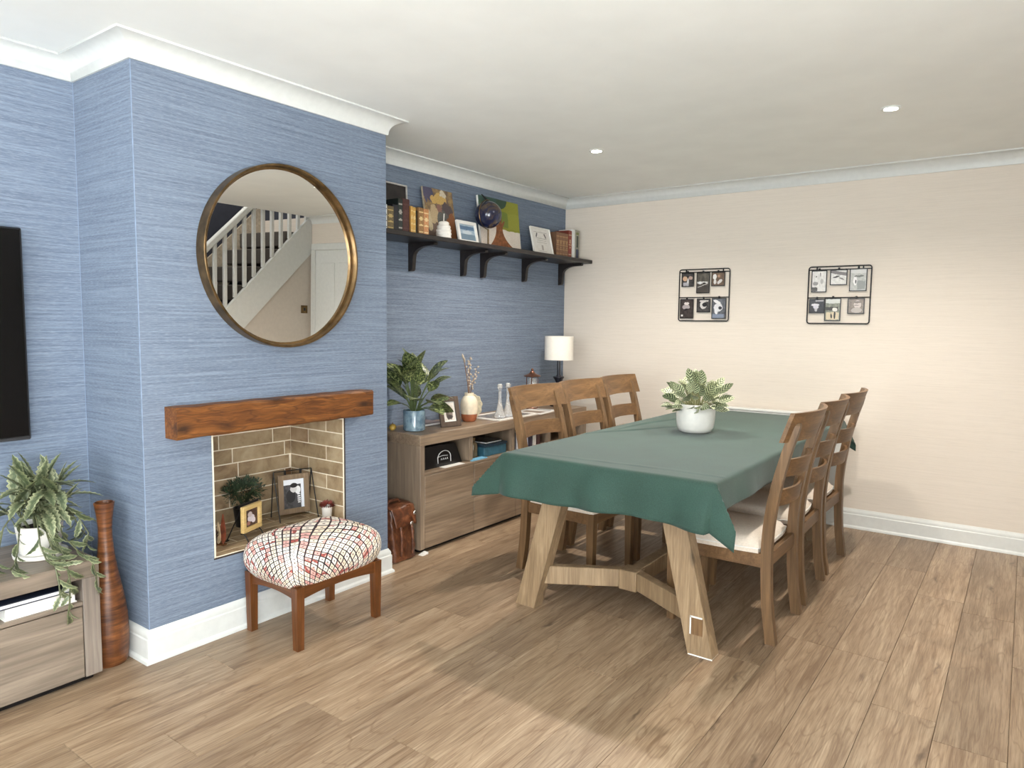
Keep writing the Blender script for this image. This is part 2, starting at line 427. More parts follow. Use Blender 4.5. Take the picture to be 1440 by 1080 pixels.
for i in range(6):
    struct(sweep_trim(cove, i).build('trim_%d' % (i+1), M['white'], angle=50))
    struct(sweep_trim(skirt, i).build('baseboard_'+sides[i], M['white'], angle=25))
# door in the back wall (seen in the mirror)
d1 = thing('door_1', None, None, (0, 0, 0)); struct(d1)
mb = MB(); mb.box(2.98, 3.05, YB-.022, YB, 0, 1.9899, .004); mb.box(3.75, 3.82, YB-.022, YB, 0, 1.9899, .004); mb.box(2.98, 3.82, YB-.022, YB, 1.99, 2.06, .004)
mb.build('door_frame', M['white'], d1)
MB().box(3.05, 3.75, YB-.012, YB+.01, .006, 1.988, .003).build('door_leaf', M['white'], d1)
for xx in (3.13, 3.43):
    for z0, z1 in ((.2, .9), (1.05, 1.85)): MB().box(xx, xx+.24, YB-.018, YB-.008, z0, z1, .004).build('panel', M['white'], d1)
MB().tube([(3.11, YB-.012, 1.0), (3.11, YB-.06, 1.0), (3.22, YB-.06, 1.0)], .009).build('door_handle', M['bronze'], d1)

# ---- staircase beyond the right end of the room, seen in the mirror
sbox('wall_stair_far', M['dark_wall'], XR+.92, XR+1.0, .2, YB+.1, 0, 3.5)
sbox('wall_stair_end', M['dark_wall'], XR+.0, XR+.92, YB, YB+.1, H, 3.5)
sbox('wall_hall', M['shade_wall'], XR, XR+.92, .2, .3, 0, 3.5)
sbox('wall_landing', M['dark_wall'], XR-.02, XR, .3, YB, H+.12, 3.5)
sbox('trim_7', M['ceil'], XR-.02, XR+1.0, .2, YB+.1, 3.5, 3.56)
mb = MB(); mb.prism([(1.74, 0), (YB, 0), (YB, 1.96)], .03, lambda a, b, t: (XR+.01+t, a, b))
struct(mb.build('wall_understairs', M['shade_wall'], smooth=False))
st = thing('staircase', 'white balustraded staircase climbing beside the room, reflected in the round mirror', 'stairs', (XR, 1.4, 0))
def SL(y): return 1.335+(y-2.708)          # top of the string
T = lambda a, b, t: (t, a-1.4, b)
mb = MB(); mb.prism([(1.40, 0), (1.76, 0), (YB-.001, 1.965), (YB-.001, SL(YB))], .045, lambda a, b, t: (-.002+t, a-1.4, b))
mb.build('stringer', M['white'], st, smooth=False)
mb = MB().beam((.03, 1.36-1.4, .80), (.03, YB-.01-1.4, 3.07), .065, .062, ch=.012); mb.build('handrail', M['white'], st)
bal = None
for k in range(-9, 11):
    y = 2.607+.1083*k; zb = SL(y)-.01; zt = .80+(y-1.36)*(3.07-.80)/(YB-.01-1.36)-.02
    if bal is None: bal = MB().box(-.017, .017, -.017, .017, 0, zt-zb, .003).mesh('baluster', M['white'])
    put('baluster', bal, st, (.03, y-1.4, zb))
MB().box(-.01, .08, -.1, -.01, 0, 1.0, .008).build('newel_post', M['white'], st)
carpet = plain('stair_carpet', (86, 80, 74), .95, var=.1, scale=150)
beige_string = plain('stair_string_paint', (196, 182, 160), .6)
sm = MB().box(.05, .90, 0, .23, -.16, 0, .01).mesh('step', carpet)
for k in range(11): put('step', sm, st, (0, .04+.2*k, .17+.2*k))
mb = MB(); mb.prism([(1.40, 0), (1.75, 0), (YB-.001, 2.05), (YB-.001, 2.55), (1.42, .25)], .02, lambda a, b, t: (.898+t, a-1.4, b))
mb.build('wall_string', beige_string, st, smooth=False)
ls = thing('light_switch', 'small brass light switch on the wall under the stairs, seen in the mirror', 'switch', (XR+.01, 3.654, 1.342))
MB().box(-.006, 0, -.043, .043, -.043, .043, .002).build('plate', M['bronze'], ls)
MB().box(-.011, -.005, -.012, .012, -.016, .016, .002).build('rocker', M['black'], ls)

# ---------------------------------------------------------------- fireplace recess tiles (parts of the chimney breast)
def tile(y0, y1, z0, z1, back=True):
    pass
TH = .008; G = .0055
gm = MB()
gm.box(-.42, -.4138, OY0, OY1, OZ0, OZ1); gm.box(-.42, 0, OY0-.002, OY0+.006, OZ0, OZ1); gm.box(-.42, 0, OY1-.006, OY1+.002, OZ0, OZ1); gm.box(-.42, 0, OY0, OY1, OZ0-.002, OZ0+.003)
gm.build('grout_bed', M['grout'], chimney, smooth=False)
TL = .30
zc = [OZ0+.0045+.0727*k for k in range(8)]
for r in range(7):
    z0, z1 = zc[r]+G/2, min(zc[r+1]-G/2, OZ1-.001)
    # back wall
    jo = {0: .40, 1: .61, 2: .33, 3: .52, 4: .33, 5: .52, 6: .33}[r]+{3: .14, 5: .04}.get(r, 0)
    j = jo-TL*2
    while j < OY1:
        a, b = max(j+G/2, OY0+.007), min(j+TL-G/2, OY1-.007)
        if b-a > .01: MB().box(-.415, -.4118, a, b, z0, z1, .0008).build('tile', M['tile'], chimney, smooth=False)
        j += TL
    # side walls (x from -.408 to 0)
    jx = -.265 if r % 2 else -.125
    jx -= TL*2
    while jx < 0:
        a, b = max(jx+G/2, -.409), min(jx+TL-G/2, -.002)
        if b-a > .01:
            MB().box(a, b, OY1-.0082, OY1-.006, z0, z1, .0008).build('tile', M['tile'], chimney, smooth=False)
            MB().box(a, b, OY0+.006, OY0+.0082, z0, z1, .0008).build('tile', M['tile'], chimney, smooth=False)
        jx += TL
for k in range(6):
    a, b = -.408+.0727*k+.03*0, -.408+.0727*(k+1)
    b = min(b-G, -.002); j = OY0-(.12 if k % 2 else .27)
    while j < OY1:
        c0, c1 = max(j+G/2, OY0+.013), min(j+TL-G/2, OY1-.013)
        if c1-c0 > .01 and b-a > .01: MB().box(a, b, c0, c1, OZ0+.002, OZ0+.0042, .0006).build('tile', M['tile'], chimney, smooth=False)
        j += TL
mb = MB(); mb.box(-.004, .003, OY1, OY1+.006, OZ0, OZ1); mb.box(-.004, .003, OY0-.004, OY1+.006, OZ0-.007, OZ0)
mb.build('edge_strip', M['shade_dark'], chimney, smooth=False)  # dark strip drawn for the shadow gap along right and lower edge
MB().box(-.004, .002, OY0-.0015, OY0+.002, OZ0, OZ1).build('edge_strip', M['grout'], chimney, smooth=False)

pale_seam = plain('paper_edge', (138, 155, 180), .7)
mb = MB(); mb.box(-.0015, .0006, -.0006, .0025, .129, H-.076); mb.box(-D-.0005, -D+.0012, -.0014, .0002, .129, H-.076); mb.build('paper_seam', pale_seam, chimney, smooth=False)
# ---------------------------------------------------------------- downlights
em = NT('lamp_lens'); em.b.inputs['Emission Color'].default_value = (1, .93, .80, 1); em.b.inputs['Emission Strength'].default_value = 40
DL = [(.571, 2.413, 'recessed ceiling downlight nearer the chimney breast', 1), (2.111, 2.456, 'recessed ceiling downlight nearer the right edge, above the dining chairs', 1)]
for x, y, lb, _ in DL:
    t = thing('downlight', lb, 'light', (x, y, H), 0, 'ceiling downlights')
    MB().lathe([(.030, .0), (.044, 0), (.044, -.003), (.040, -.007), (.032, -.006), (.028, -.001), (.030, 0)], 32).build('ring', M['white'], t)
    MB().lathe([(0, -.002), (.029, -.002), (.029, 0), (0, 0)], 24).build('lens', em.m, t)
    s = lamp('downlight_beam', 'SPOT', (0, 0, -.012), 72, (1.0, .92, .84), (0, 0, 0), spot_size=R(150), spot_blend=.9, shadow_soft_size=.03)
    s.parent = t

# ================================================================ FURNITURE
# ---- dining table
TCX, TY0, TY1, TX0, TX1, TZ = 1.295, 1.21, 3.46, .812, 1.782, .745
tb = thing('dining_table', 'long wooden trestle dining table with splayed legs under the green cloth', 'table', (TCX, 2.335, 0))
MB().box(TX0-TCX, TX1-TCX, TY0-2.335, TY1-2.335, TZ-.045, TZ, .006).build('tabletop', M['table_wood'], tb)
for sx in (-1, 1):
    for sy in (-1, 1):
        b = Vector((-.025+sx*.43, sy*.955, 0)); a = Vector((-.025+sx*.25, sy*.93, TZ-.045))
        mb = MB()
        w, d = .052, .036
        v = [(q.x+i*w, q.y+j*d, q.z) for q in (b, a) for i, j in ((-1, -1), (1, -1), (1, 1), (-1, 1))]
        mb.add(v, [(0, 3, 2, 1), (4, 5, 6, 7), (0, 1, 5, 4), (1, 2, 6, 5), (2, 3, 7, 6), (3, 0, 4, 7)])
        lg = mb.build('leg', M['table_wood'], tb, smooth=False)
        if sy == -1 and sx == 1:
            e = (a-b).normalized(); c = b+e*.125
            MB().box(c.x-.012, c.x+.038, c.y-d-.0015, c.y-d+.004, c.z-.035, c.z+.035).build('wood_plug', M['chair_wood'], lg, smooth=False)
            mb = MB(); mb.box(c.x-.017, c.x-.011, c.y-d-.002, c.y-d+.004, c.z-.035, c.z+.04); mb.box(c.x-.017, c.x+.034, c.y-d-.002, c.y-d+.004, c.z+.035, c.z+.041)
            mb.build('plug_edge', M['paper'], lg, smooth=False)
        MB().box(b.x-w+.001, b.x+w-.001, b.y-d-.0005, b.y+d-.001, 0, .005).build('foot_pad', M['paper'] if sx == 1 and sy == -1 else M['table_wood'], lg, smooth=False)
for sy in (-1, 1):
    ap = Vector((-.03, sy*.735, .155))
    for sx in (-1, 1):
        p = Vector((-.025+sx*.385, sy*.945, .155))
        MB().beam(p, ap+Vector((sx*.03, 0, 0)), .045, .085).build('stretcher', M['table_wood'], tb)
    MB().box(ap.x-.045, ap.x+.045, ap.y-.045, ap.y+.045, .108, .202, .004).build('stretcher_block', M['table_wood'], tb)
MB().beam((-.03, -.70, .155), (-.03, .70, .155), .06, .08).build('centre_beam', M['table_wood'], tb)
for sy in (-1, 1): MB().box(-.33, .28, sy*.93-.04, sy*.93+.04, TZ-.10, TZ-.044, .004).build('top_rail', M['table_wood'], tb)

# ---- green tablecloth: one sheet draped over the top
def cloth_pt(u, v):
    # u across x, v along y ; sheet extents beyond the top
    L, Rr, N_, F_ = .145, .115, .190, .16
    X = TX0-L+u*(TX1-TX0+L+Rr); Y = TY0-N_+v*(TY1-TY0+N_+F_)
    du = (TX0-X) if X < TX0 else (X-TX1 if X > TX1 else 0); sx = -1 if X < TX0 else 1
    dv = (TY0-Y) if Y < TY0 else (Y-TY1 if Y > TY1 else 0); sy = -1 if Y < TY0 else 1
    top = TZ+.003; r = .012
    def hang(d, flare):
        if d <= r*1.57: a = d/r; return r*math.sin(a), -r*(1-math.cos(a))
        e = d-r*1.57; return r+e*flare, -r-e*math.sqrt(1-flare*flare)
    px, py = min(max(X, TX0), TX1), min(max(Y, TY0), TY1)
    z = top
    if du == 0 and dv == 0:
        def crease(t, w): return math.exp(-(t/w)**2)
        z += .0035*crease(Y-(1.305+.02*math.sin(X*5)), .006)
        z += .0012*math.sin(9*X+5*Y+1.7*math.sin(3*Y))*math.sin(4*Y+2)+.001
        z += .008*crease(X-(.97+.10*math.sin(Y*2.2)), .012)*max(0, math.sin(Y*3.1))+.007*crease((X-.9)-(Y-2.1)*.5, .012)*max(0, 1-abs(X-.95)/.25)
        z += .007*crease((X-1.2)+(Y-2.5)*.9, .014)*max(0, 1-abs(Y-2.55)/.3)
        return (X, Y, max(z, top))
    if dv == 0:
        wv = .010*math.sin(Y*9+1)+.008*math.sin(Y*17)
        o, h = hang(du, .16+.25*wv/.02*.3); return (px+sx*o+sx*abs(wv)*du*1.5, Y, top+h)
    if du == 0:
        k = min(1, dv/.15)
        wv = .5*math.sin(X*15+.6)+.35*math.sin(X*29+1.3)+.3*math.sin(X*8)
        o, h = hang(dv, .14+.10*wv*k); return (X, py+sy*(o+.018*k*max(-.6, wv)), top+h+.006*k*math.sin(X*8+2.2))
    # corner: fold the spare cloth into a fin that droops along the diagonal
    m = min(du, dv); mx = max(du, dv)
    side = 1 if du > dv else 0
    o, h = hang(mx, .14)
    dirx, diry = (sx*.96, sy*.28) if sy < 0 else (sx*.62, sy*.78)
    fin = m*(.95 if sx < 0 else .80); drp = m*(.18 if sx < 0 else .45)
    q_ = m/max(mx, 1e-4); bx, by = (sx*o, 0) if side else (0, sy*o)
    bx, by = bx*(1-q_)+sx*o*.45*q_, by*(1-q_)+sy*o*.35*q_
    s_ = .012*(1-m/max(mx, 1e-4)) 
    wgt = 1-m/max(mx, 1e-4)
    return (px+bx+dirx*fin, py+by+diry*fin, top+h*(1.0)-drp)
t = NT('green_cloth'); n = t.noise(t.obj(), 260, 2); n2 = t.noise(t.obj(), 7, 3)
c = t.ramp(n2, [(.3, (31, 57, 48)), (.7, (38, 67, 57))]); c = t.mix(t.mr(n, .35, .7, 0, .35), c, rgba((62, 92, 80)))
t.col(c); t.set(Roughness=.8, Sheen_Weight=.2, Sheen_Roughness=.4); t.bump(n, .2, .001); M['green'] = t.m
mb = MB().grid(cloth_pt, 150, 200)
cl = tag(mb.build('tablecloth', M['green'], angle=70), 'dark green tablecloth draped over the long dining table', 'tablecloth')
md = cl.modifiers.new('thick', 'SOLIDIFY'); md.thickness = .0016; md.offset = 1

# ---- dining chairs
def post_path():
    K = [(-.240, 0), (-.218, .14), (-.208, .30), (-.206, .44), (-.216, .56), (-.240, .70), (-.275, .84), (-.305, .930)]
    return K
PP = post_path()
def post_y(z):
    for (y0, z0), (y1, z1) in zip(PP, PP[1:]):
        if z <= z1: return y0+(y1-y0)*(z-z0)/(z1-z0)
    (y0, z0), (y1, z1) = PP[-2:]; return y1+(y1-y0)/(z1-z0)*(z-z1)
def make_chair(label, group):
    t = thing('dining_chair', label, 'chair', (0, 0, 0), 0, group)
    for sx in (-1, 1):
        mb = MB(); v = []; f = []
        fine = []
        for i in range(25):
            z = .930*i/24; fine.append((post_y(z)*.5+.25*(post_y(max(0, z-.04))+post_y(min(.930, z+.04))), z))
        for i, (y, z) in enumerate(fine):
            hw = .019; hd = .021 if z < .6 else .021-.004*(z-.6)/.35
            for a, b in ((-1, -1), (1, -1), (1, 1), (-1, 1)):
                v.append((sx*.2+a*hw, y+b*hd, z+(0 if i < 24 else 0)))
        n = len(fine)
        # rounded top
        y, z = fine[-1]
        for a, b in ((-1, -1), (1, -1), (1, 1), (-1, 1)): v.append((sx*.2+a*.012, y-.004+b*.012, z+.012))
        for i in range(n):
            for k in range(4): f.append((i*4+k, i*4+(k+1) % 4, i*4+4+(k+1) % 4, i*4+4+k))
        f += [(3, 2, 1, 0), tuple(n*4+k for k in range(4))]
        mb.add(v, f); mb.build('rear_leg', M['chair_wood'], t, angle=40)
        mb = MB(); v = []
        for z, h in ((0, .016), (.335, .021), (.380, .021)):
            for a, b in ((-1, -1), (1, -1), (1, 1), (-1, 1)): v.append((sx*.205+a*h, .205+b*h, z))
        f = [(3, 2, 1, 0), (8, 9, 10, 11)]+[(i*4+k, i*4+(k+1) % 4, i*4+4+(k+1) % 4, i*4+4+k) for i in range(2) for k in range(4)]
        mb.add(v, f); mb.build('front_leg', M['chair_wood'], t, smooth=False)
        MB().beam((sx*.205, .19, .350), (sx*.2, -.19, .350), .022, .062).build('side_apron', M['rail_wood'], t)
    MB().box(-.19, .19, .195, .217, .319, .381, .003).build('front_apron', M['rail_wood'], t)
    MB().box(-.185, .185, -.218, -.196, .319, .381, .003).build('rear_apron', M['rail_wood'], t)
    # upholstered seat pad
    def pad(u, v):
        a, b = u*2-1, v*2-1
        e = 1-max(abs(a), abs(b))**6
        hw = .232-.014*(1-v)
        cx = a*hw; cy = -.185+v*.42 if True else 0
        cr = max(0, (abs(a)**3)*(abs(b)**3))
        return (cx*(1-.03*cr), cy-(b*.012*cr), .402+.045*max(0, (1-a**4)*(1-b**4))**.45)
    mb = MB().grid(pad, 16, 16)
    n = len(mb.v); ring = [i*17 for i in range(17)]+[16*17+j for j in range(1, 17)]+[i*17+16 for i in range(15, -1, -1)]+[j for j in range(15, 0, -1)]
    base = len(mb.v); mb.v += [(mb.v[i][0], mb.v[i][1], .379) for i in ring]
    m = len(ring)
    mb.f += [(ring[i], ring[(i+1) % m], base+(i+1) % m, base+i) for i in range(m)]+[tuple(base+i for i in range(m))]
    mb.uv += [(0, 0)]*m
    seat = mb.build('seat_pad', M['cushion'], t, angle=50)
    pts = [Vector(mb.v[i])+Vector((0, 0, -.004)) for i in ring]; pts = [p*1 for p in pts]; pts.append(pts[0])
    MB().tube([(p.x*1.004, p.y*1.0, p.z) for p in pts], .0028, 5, False).build('piping', M['paper'], seat)
    # curved back rails
    def rail(nm, z0, z1, hw, off, bow, th=.017):
        mb = MB(); N = 14; v = []; f = []
        for i in range(N+1):
            a = -1+2*i/N; x = a*hw; bb = -bow*(1-a*a)
            for zz, dd in ((z0, 0), (z1, 0), (z1, th), (z0, th)): v.append((x, post_y(zz)+off+bb+dd, zz))
        for i in range(N):
            for k in range(4): f.append((i*4+k, i*4+(k+1) % 4, i*4+4+(k+1) % 4, i*4+4+k))
        f += [(3, 2, 1, 0), tuple(N*4+k for k in range(4))]
        mb.add(v, f); mb.build(nm, M['rail_wood'], t, angle=30)
    rail('top_rail', .862, .985, .248, .0175, .056)
    rail('back_slat', .708, .785, .184, -.006, .044, .014)
    rail('back_slat', .580, .652, .184, -.006, .038, .014)
    return t
gR, gL = 'dining chairs on the right side of the table', 'dining chairs on the left side of the table'
c0 = make_chair('wooden ladder-back dining chair with cream seat, nearest on the right of the table', gR)
c0.location = (1.655, 1.845, 0); c0.rotation_euler = (0, 0, R(90))
dup(c0, (1.645, 2.375, 0), R(91), 'wooden ladder-back dining chair, middle one of three on the right of the table', gR)
dup(c0, (1.640, 2.890, 0), R(89), 'wooden ladder-back dining chair, farthest one on the right, next to the back wall', gR)
dup(c0, (.765, 1.955, 0), R(-91), 'wooden ladder-back dining chair, nearest of three on the left of the table', gL)
dup(c0, (.760, 2.470, 0), R(-90), 'wooden ladder-back dining chair, middle one of three between the table and the sideboard', gL)
dup(c0, (.755, 2.975, 0), R(-89), 'wooden ladder-back dining chair, farthest on the left, its back against the cream wall', gL)

# ---- sideboard
SX0, SX1, SY0, SY1, SH = -.445, -.06, 1.58, 3.45, .69
sb = thing('sideboard', 'long brown wood-effect sideboard with open shelf slots in the alcove', 'sideboard', (-.25, (SY0+SY1)/2, 0))
OX, OYm = -.25, (SY0+SY1)/2
def sbb(mb, x0, x1, y0, y1, z0, z1, c=.002): return mb.box(x0-OX, x1-OX, y0-OYm, y1-OYm, z0, z1, c)
sbb(MB(), SX0, SX1, SY0, SY1, SH-.062, SH).build('top', M['side_wood'], sb)
side_z = wood('sideboard_side', (122, 104, 86), (166, 146, 124), 'z', .42, .7, False)
for y in (SY0, SY1-.038): sbb(MB(), SX0, SX1, y, y+.038, .022, SH-.0622).build('side_panel', side_z, sb)
ncol = 4; cwid = (SY1-SY0-.076)/ncol
sbb(MB(), SX0, SX0+.012, SY0+.038, SY1-.038, .022, SH-.0622).build('back_panel', M['shade_dark'], sb)
sbb(MB(), SX0+.012, SX1-.022, SY0+.038, SY1-.038, .022, .04).build('bottom_panel', M['side_wood'], sb)
sbb(MB(), SX0+.012, SX1-.001, SY0+.038, SY1-.038, .452, .468).build('shelf', M['side_wood'], sb)
sbb(MB(), SX0+.03, SX1-.03, SY0+.02, SY1-.02, 0, .0215).build('plinth', M['black'], sb)
for k in range(1, ncol):
    y = SY0+.038+cwid*k; sbb(MB(), SX0+.012, SX1-.025, y-.016, y+.016, .4685, SH-.0622).build('divider', side_z, sb)
    sbb(MB(), SX0+.012, SX1-.025, y-.012, y+.012, .0405, .4515).build('divider', side_z, sb)
for k in range(ncol):
    y0 = SY0+.038+cwid*k+.002; y1 = y0+cwid-.004
    if k in (0, 3): sbb(MB(), SX1-.02, SX1, y0, y1, .024, .450).build('door', M['side_wood'], sb)
    else:
        sbb(MB(), SX1-.02, SX1, y0, y1, .239, .450).build('drawer', M['side_wood'], sb)
        sbb(MB(), SX1-.02, SX1, y0, y1, .024, .236).build('drawer', M['side_wood'], sb)

# ---- television cabinet
TVx0, TVx1, TVy0, TVy1, TVh = -.444, -.02, -1.95, -.165, .455
tv = thing('tv_cabinet', 'low grey-brown wood-effect television cabinet at the left edge', 'cabinet', (-.23, (TVy0+TVy1)/2, 0))
def tvb(x0, x1, y0, y1, z0, z1, c=.002): return MB().box(x0+.23, x1+.23, y0-(TVy0+TVy1)/2, y1-(TVy0+TVy1)/2, z0, z1, c)
gz = wood('grey_cabinet_side', (122, 110, 100), (162, 150, 138), 'z', .45, .7, False)
tvb(TVx0, TVx1, TVy0, TVy1, .393, TVh).build('top', M['grey_wood'], tv)
for y in (TVy0, TVy1-.058): tvb(TVx0, TVx1, y, y+.058, .024, .3925).build('side_panel', gz, tv)
tvb(TVx0, TVx0+.012, TVy0+.058, TVy1-.058, .024, .3925).build('back_panel', M['shade_dark'], tv)
tvb(TVx0+.012, TVx1-.001, TVy0+.058, TVy1-.058, .295, .311).build('shelf', M['grey_wood'], tv)
tvb(TVx0+.012, TVx1-.025, TVy0+.058, TVy1-.058, .024, .04).build('bottom_panel', M['grey_wood'], tv)
tvb(TVx0+.03, TVx1-.03, TVy0+.02, TVy1-.02, 0, .0235).build('plinth', M['black'], tv)
for k in range(3):
    w = (TVy1-TVy0-.116)/3; y0 = TVy0+.058+w*k
    tvb(TVx1-.02, TVx1, y0+.003, y0+w-.003, .027, .292).build('drawer', M['grey_wood'], tv)
def book_flat(label, x0, x1, y0, y1, z0, z1, cover, group=None):
    t = thing('book', label, 'book', ((x0+x1)/2, (y0+y1)/2, z0), 0, group)
    cx, cy = (x1-x0)/2, (y1-y0)/2; h = z1-z0
    mb = MB(); mb.box(-cx, cx, -cy, cy, 0, .003); mb.box(-cx, cx, -cy, cy, h-.003, h); mb.box(-cx, -cx+.003, -cy, cy, .003, h-.003)
    mb.build('cover', cover, t, smooth=False); MB().box(-cx+.0035, cx-.004, -cy+.004, cy-.004, .003, h-.003).build('page_block', M['paper'], t, smooth=False)
    return t
navy = plain('navy_cover', (34, 40, 58), .4)
book_flat('thick book with white pages lying in the slot of the grey television cabinet', -.26, -.035, -.462, -.238, .311, .354, M['paper'])
book_flat('thin dark-covered book lying on top of the thick white book in the cabinet slot', -.27, -.028, -.52, -.246, .354, .372, navy)

# ---- television
t = thing('television', 'large black flat-screen television on the blue wall at the left edge', 'television', (-D, -.95, .865))
MB().box(.025, .067, -.72, .722, 0, .805, .004).build('casing', M['black'], t)
MB().box(.0665, .069, -.712, .714, .016, .797).build('screen', M['screen'], t, smooth=False)
MB().box(0, .026, -.25, .25, .25, .55, .003).build('wall_bracket', M['black_metal'], t)
MB().box(.066, .071, -.715, .717, .001, .013, .001).build('lower_bezel', plain('bezel_grey', (52, 52, 54), .3), t)

# ---- footstool
fs = thing('footstool', 'low teak footstool with a cushioned seat in diamond pattern before the fireplace', 'footstool', (.215, .622, 0))
LX, LY = .158, .210
leg = MB()
v = []
for z, h in ((0, .0155), (.262, .019)):
    for a, b in ((-1, -1), (1, -1), (1, 1), (-1, 1)): v.append((a*h, b*h, z))
leg.add(v, [(3, 2, 1, 0), (4, 5, 6, 7)]+[(k, (k+1) % 4, 4+(k+1) % 4, 4+k) for k in range(4)])
lme = leg.mesh('leg', M['stool_wood'], smooth=False)
for sx in (-1, 1):
    for sy in (-1, 1): put('leg', lme, fs, (sx*LX, sy*LY, 0))
sw = wood('teak_rail', (74, 40, 16), (134, 82, 42), 'y', .3, 1.5, False); sw2 = wood('teak_rail_cross', (74, 40, 16), (134, 82, 42), 'x', .3, 1.5, False)
for sx in (-1, 1):
    mb = MB(); N = 12; pts = [(-LY, .262), (LY, .262)]
    low = [(LY-2*LY*k/N, .205+.018*(1-(1-2*k/N)**2)) for k in range(N+1)]
    mb.prism(pts+low, .018, lambda a, b, q, s=sx: (s*LX-.009+q, a, b)); mb.build('apron', sw, fs, angle=30)
for sy in (-1, 1):
    mb = MB(); N = 12; pts = [(-LX, .262), (LX, .262)]
    low = [(LX-2*LX*k/N, .205+.018*(1-(1-2*k/N)**2)) for k in range(N+1)]
    mb.prism(pts+low, .018, lambda a, b, q, s=sy: (a, s*LY-.009+q, b)); mb.build('apron', sw2, fs, angle=30)
t = NT('diamond_fabric'); uv = t.uv()
nz = t.n('ShaderNodeTexNoise', i_Vector=uv, i_Scale=9.0, i_Detail=2.0)
w = t.vm('ADD', uv, t.vm('MULTIPLY', t.vm('SUBTRACT', nz.outputs[1], (.5, .5, .5)), (.012, .012, 0)))
rt = t.n('ShaderNodeVectorRotate', rotation_type='Z_AXIS', i_Vector=w, i_Angle=R(45)).outputs[0]
sc = t.vm('MULTIPLY', rt, (38, 38, 0)); fl = t.vm('FLOOR', sc); frc = t.vm('SUBTRACT', sc, fl)
cen = t.vm('ABSOLUTE', t.vm('SUBTRACT', frc, (.5, .5, 0))); sp = t.n('ShaderNodeSeparateXYZ', i_0=cen)
mx = t.ma('MAXIMUM', sp.outputs[0], sp.outputs[1])
wn = t.n('ShaderNodeTexWhiteNoise', noise_dimensions='3D', i_Vector=fl)
big = t.noise(t.vm('MULTIPLY', rt, (5, 5, 0)), 1.0, 2)
cell = t.ramp(t.ma('ADD', t.ma('MULTIPLY', wn.outputs[0], .45), t.ma('MULTIPLY', big, .75)), [(.2, (232, 216, 194)), (.5, (238, 230, 218)), (.60, (222, 170, 160)), (.665, (168, 84, 74)), (.685, (236, 228, 216)), (.86, (218, 168, 152))], 'CONSTANT')
cell = t.mix(t.ma('LESS_THAN', mx, .10), cell, rgba((92, 62, 66)))
cell = t.mix(t.ma('GREATER_THAN', mx, t.mr(big, .35, .65, .385, .435)), cell, t.ramp(nz.outputs[0], [(.35, (60, 34, 40)), (.6, (28, 26, 34))]))
t.col(cell); t.set(Roughness=.9)
def stool_pad(u, v):
    a, b = u*2-1, v*2-1
    def se(q): return math.copysign(abs(q)**.8, q)
    n = (abs(a)**6+abs(b)**6)**(1/6); mxx = max(abs(a), abs(b))
    s = mxx/n if n > 1e-6 else 1
    rr = mxx
    ang = rr*PI*.66
    k = math.sin(min(ang, PI/2))**.72 if ang <= PI/2 else 1-.14*((ang-PI/2)/(PI*.16))**2
    dirx, diry = (a/rr if rr > 1e-6 else 0)*s, (b/rr if rr > 1e-6 else 0)*s
    zz = .325+.118*math.cos(min(ang, PI/2))**.72 if ang <= PI/2 else .325-.075*((ang-PI/2)/(PI*.16))
    if rr > .93: pass
    return (dirx*k*.190, diry*k*.264, zz)
mb = MB().grid(stool_pad, 36, 36, lambda u, v: (u*.62, v*.78))
mb.build('seat_cushion', t.m, fs, angle=80)
MB().box(-.165, .165, -.22, .22, .2625, .272, .003).build('seat_board', M['stool_wood'], fs)

# ---- mantel beam
mb = MB(); NX = 40; v = []; f = []
random.seed(3)
for i in range(NX+1):
    y = -.5+i/NX; w = [.003*math.sin(i*.9+k*2)+random.uniform(-.0012, .0012) for k in range(6)]
    ring = [(0, .123+w[0]*.3), (.082, .124+w[1]*.5), (.09+w[2]*.3, .116+w[2]*.4), (.091+w[3]*.5, .06), (.09+w[4]*.4, .008+w[4]*.4), (.082, w[5]*.5), (0, w[0]*.3)]
    v += [(a, y, b) for a, b in ring]
m = 7
for i in range(NX):
    for k in range(m): f.append((i*m+k, i*m+(k+1) % m, (i+1)*m+(k+1) % m, (i+1)*m+k))
f += [tuple(range(m))[::-1], tuple(NX*m+k for k in range(m))]
mb.add(v, f); mt = mb.build('mantel_beam', M['oak'], loc=(0, .587, .871), angle=25)
tag(mt, 'chunky oak mantel beam above the tiled fireplace recess', 'mantel')

# ---- round mirror
mi = thing('round_mirror', 'large round mirror with a deep aged brass rim on the chimney breast', 'mirror', (.004, .625, 1.609)); mi.rotation_euler = (0, R(.9), 0)
RM = .394
RX = Matrix.Rotation(R(90), 3, 'Y')
MB().lathe([(RM-.008, 0), (RM, .002), (RM, .058), (RM-.002, .061), (RM-.009, .061), (RM-.011, .058), (RM-.012, .032), (RM-.022, .030), (RM-.022, 0), (RM-.008, 0)], 96, (0, 0, 0), RX).build('frame', M['bronze'], mi, angle=30)
mg = NT('mirror_silver'); mg.col((.92, .91, .88, 1)); mg.set(Roughness=0.0, Metallic=1.0)
MB().lathe([(0, .022), (RM-.020, .022), (RM-.020, .029), (0, .029)], 96, (0, 0, 0), RX).build('glass', mg.m, mi, angle=30)

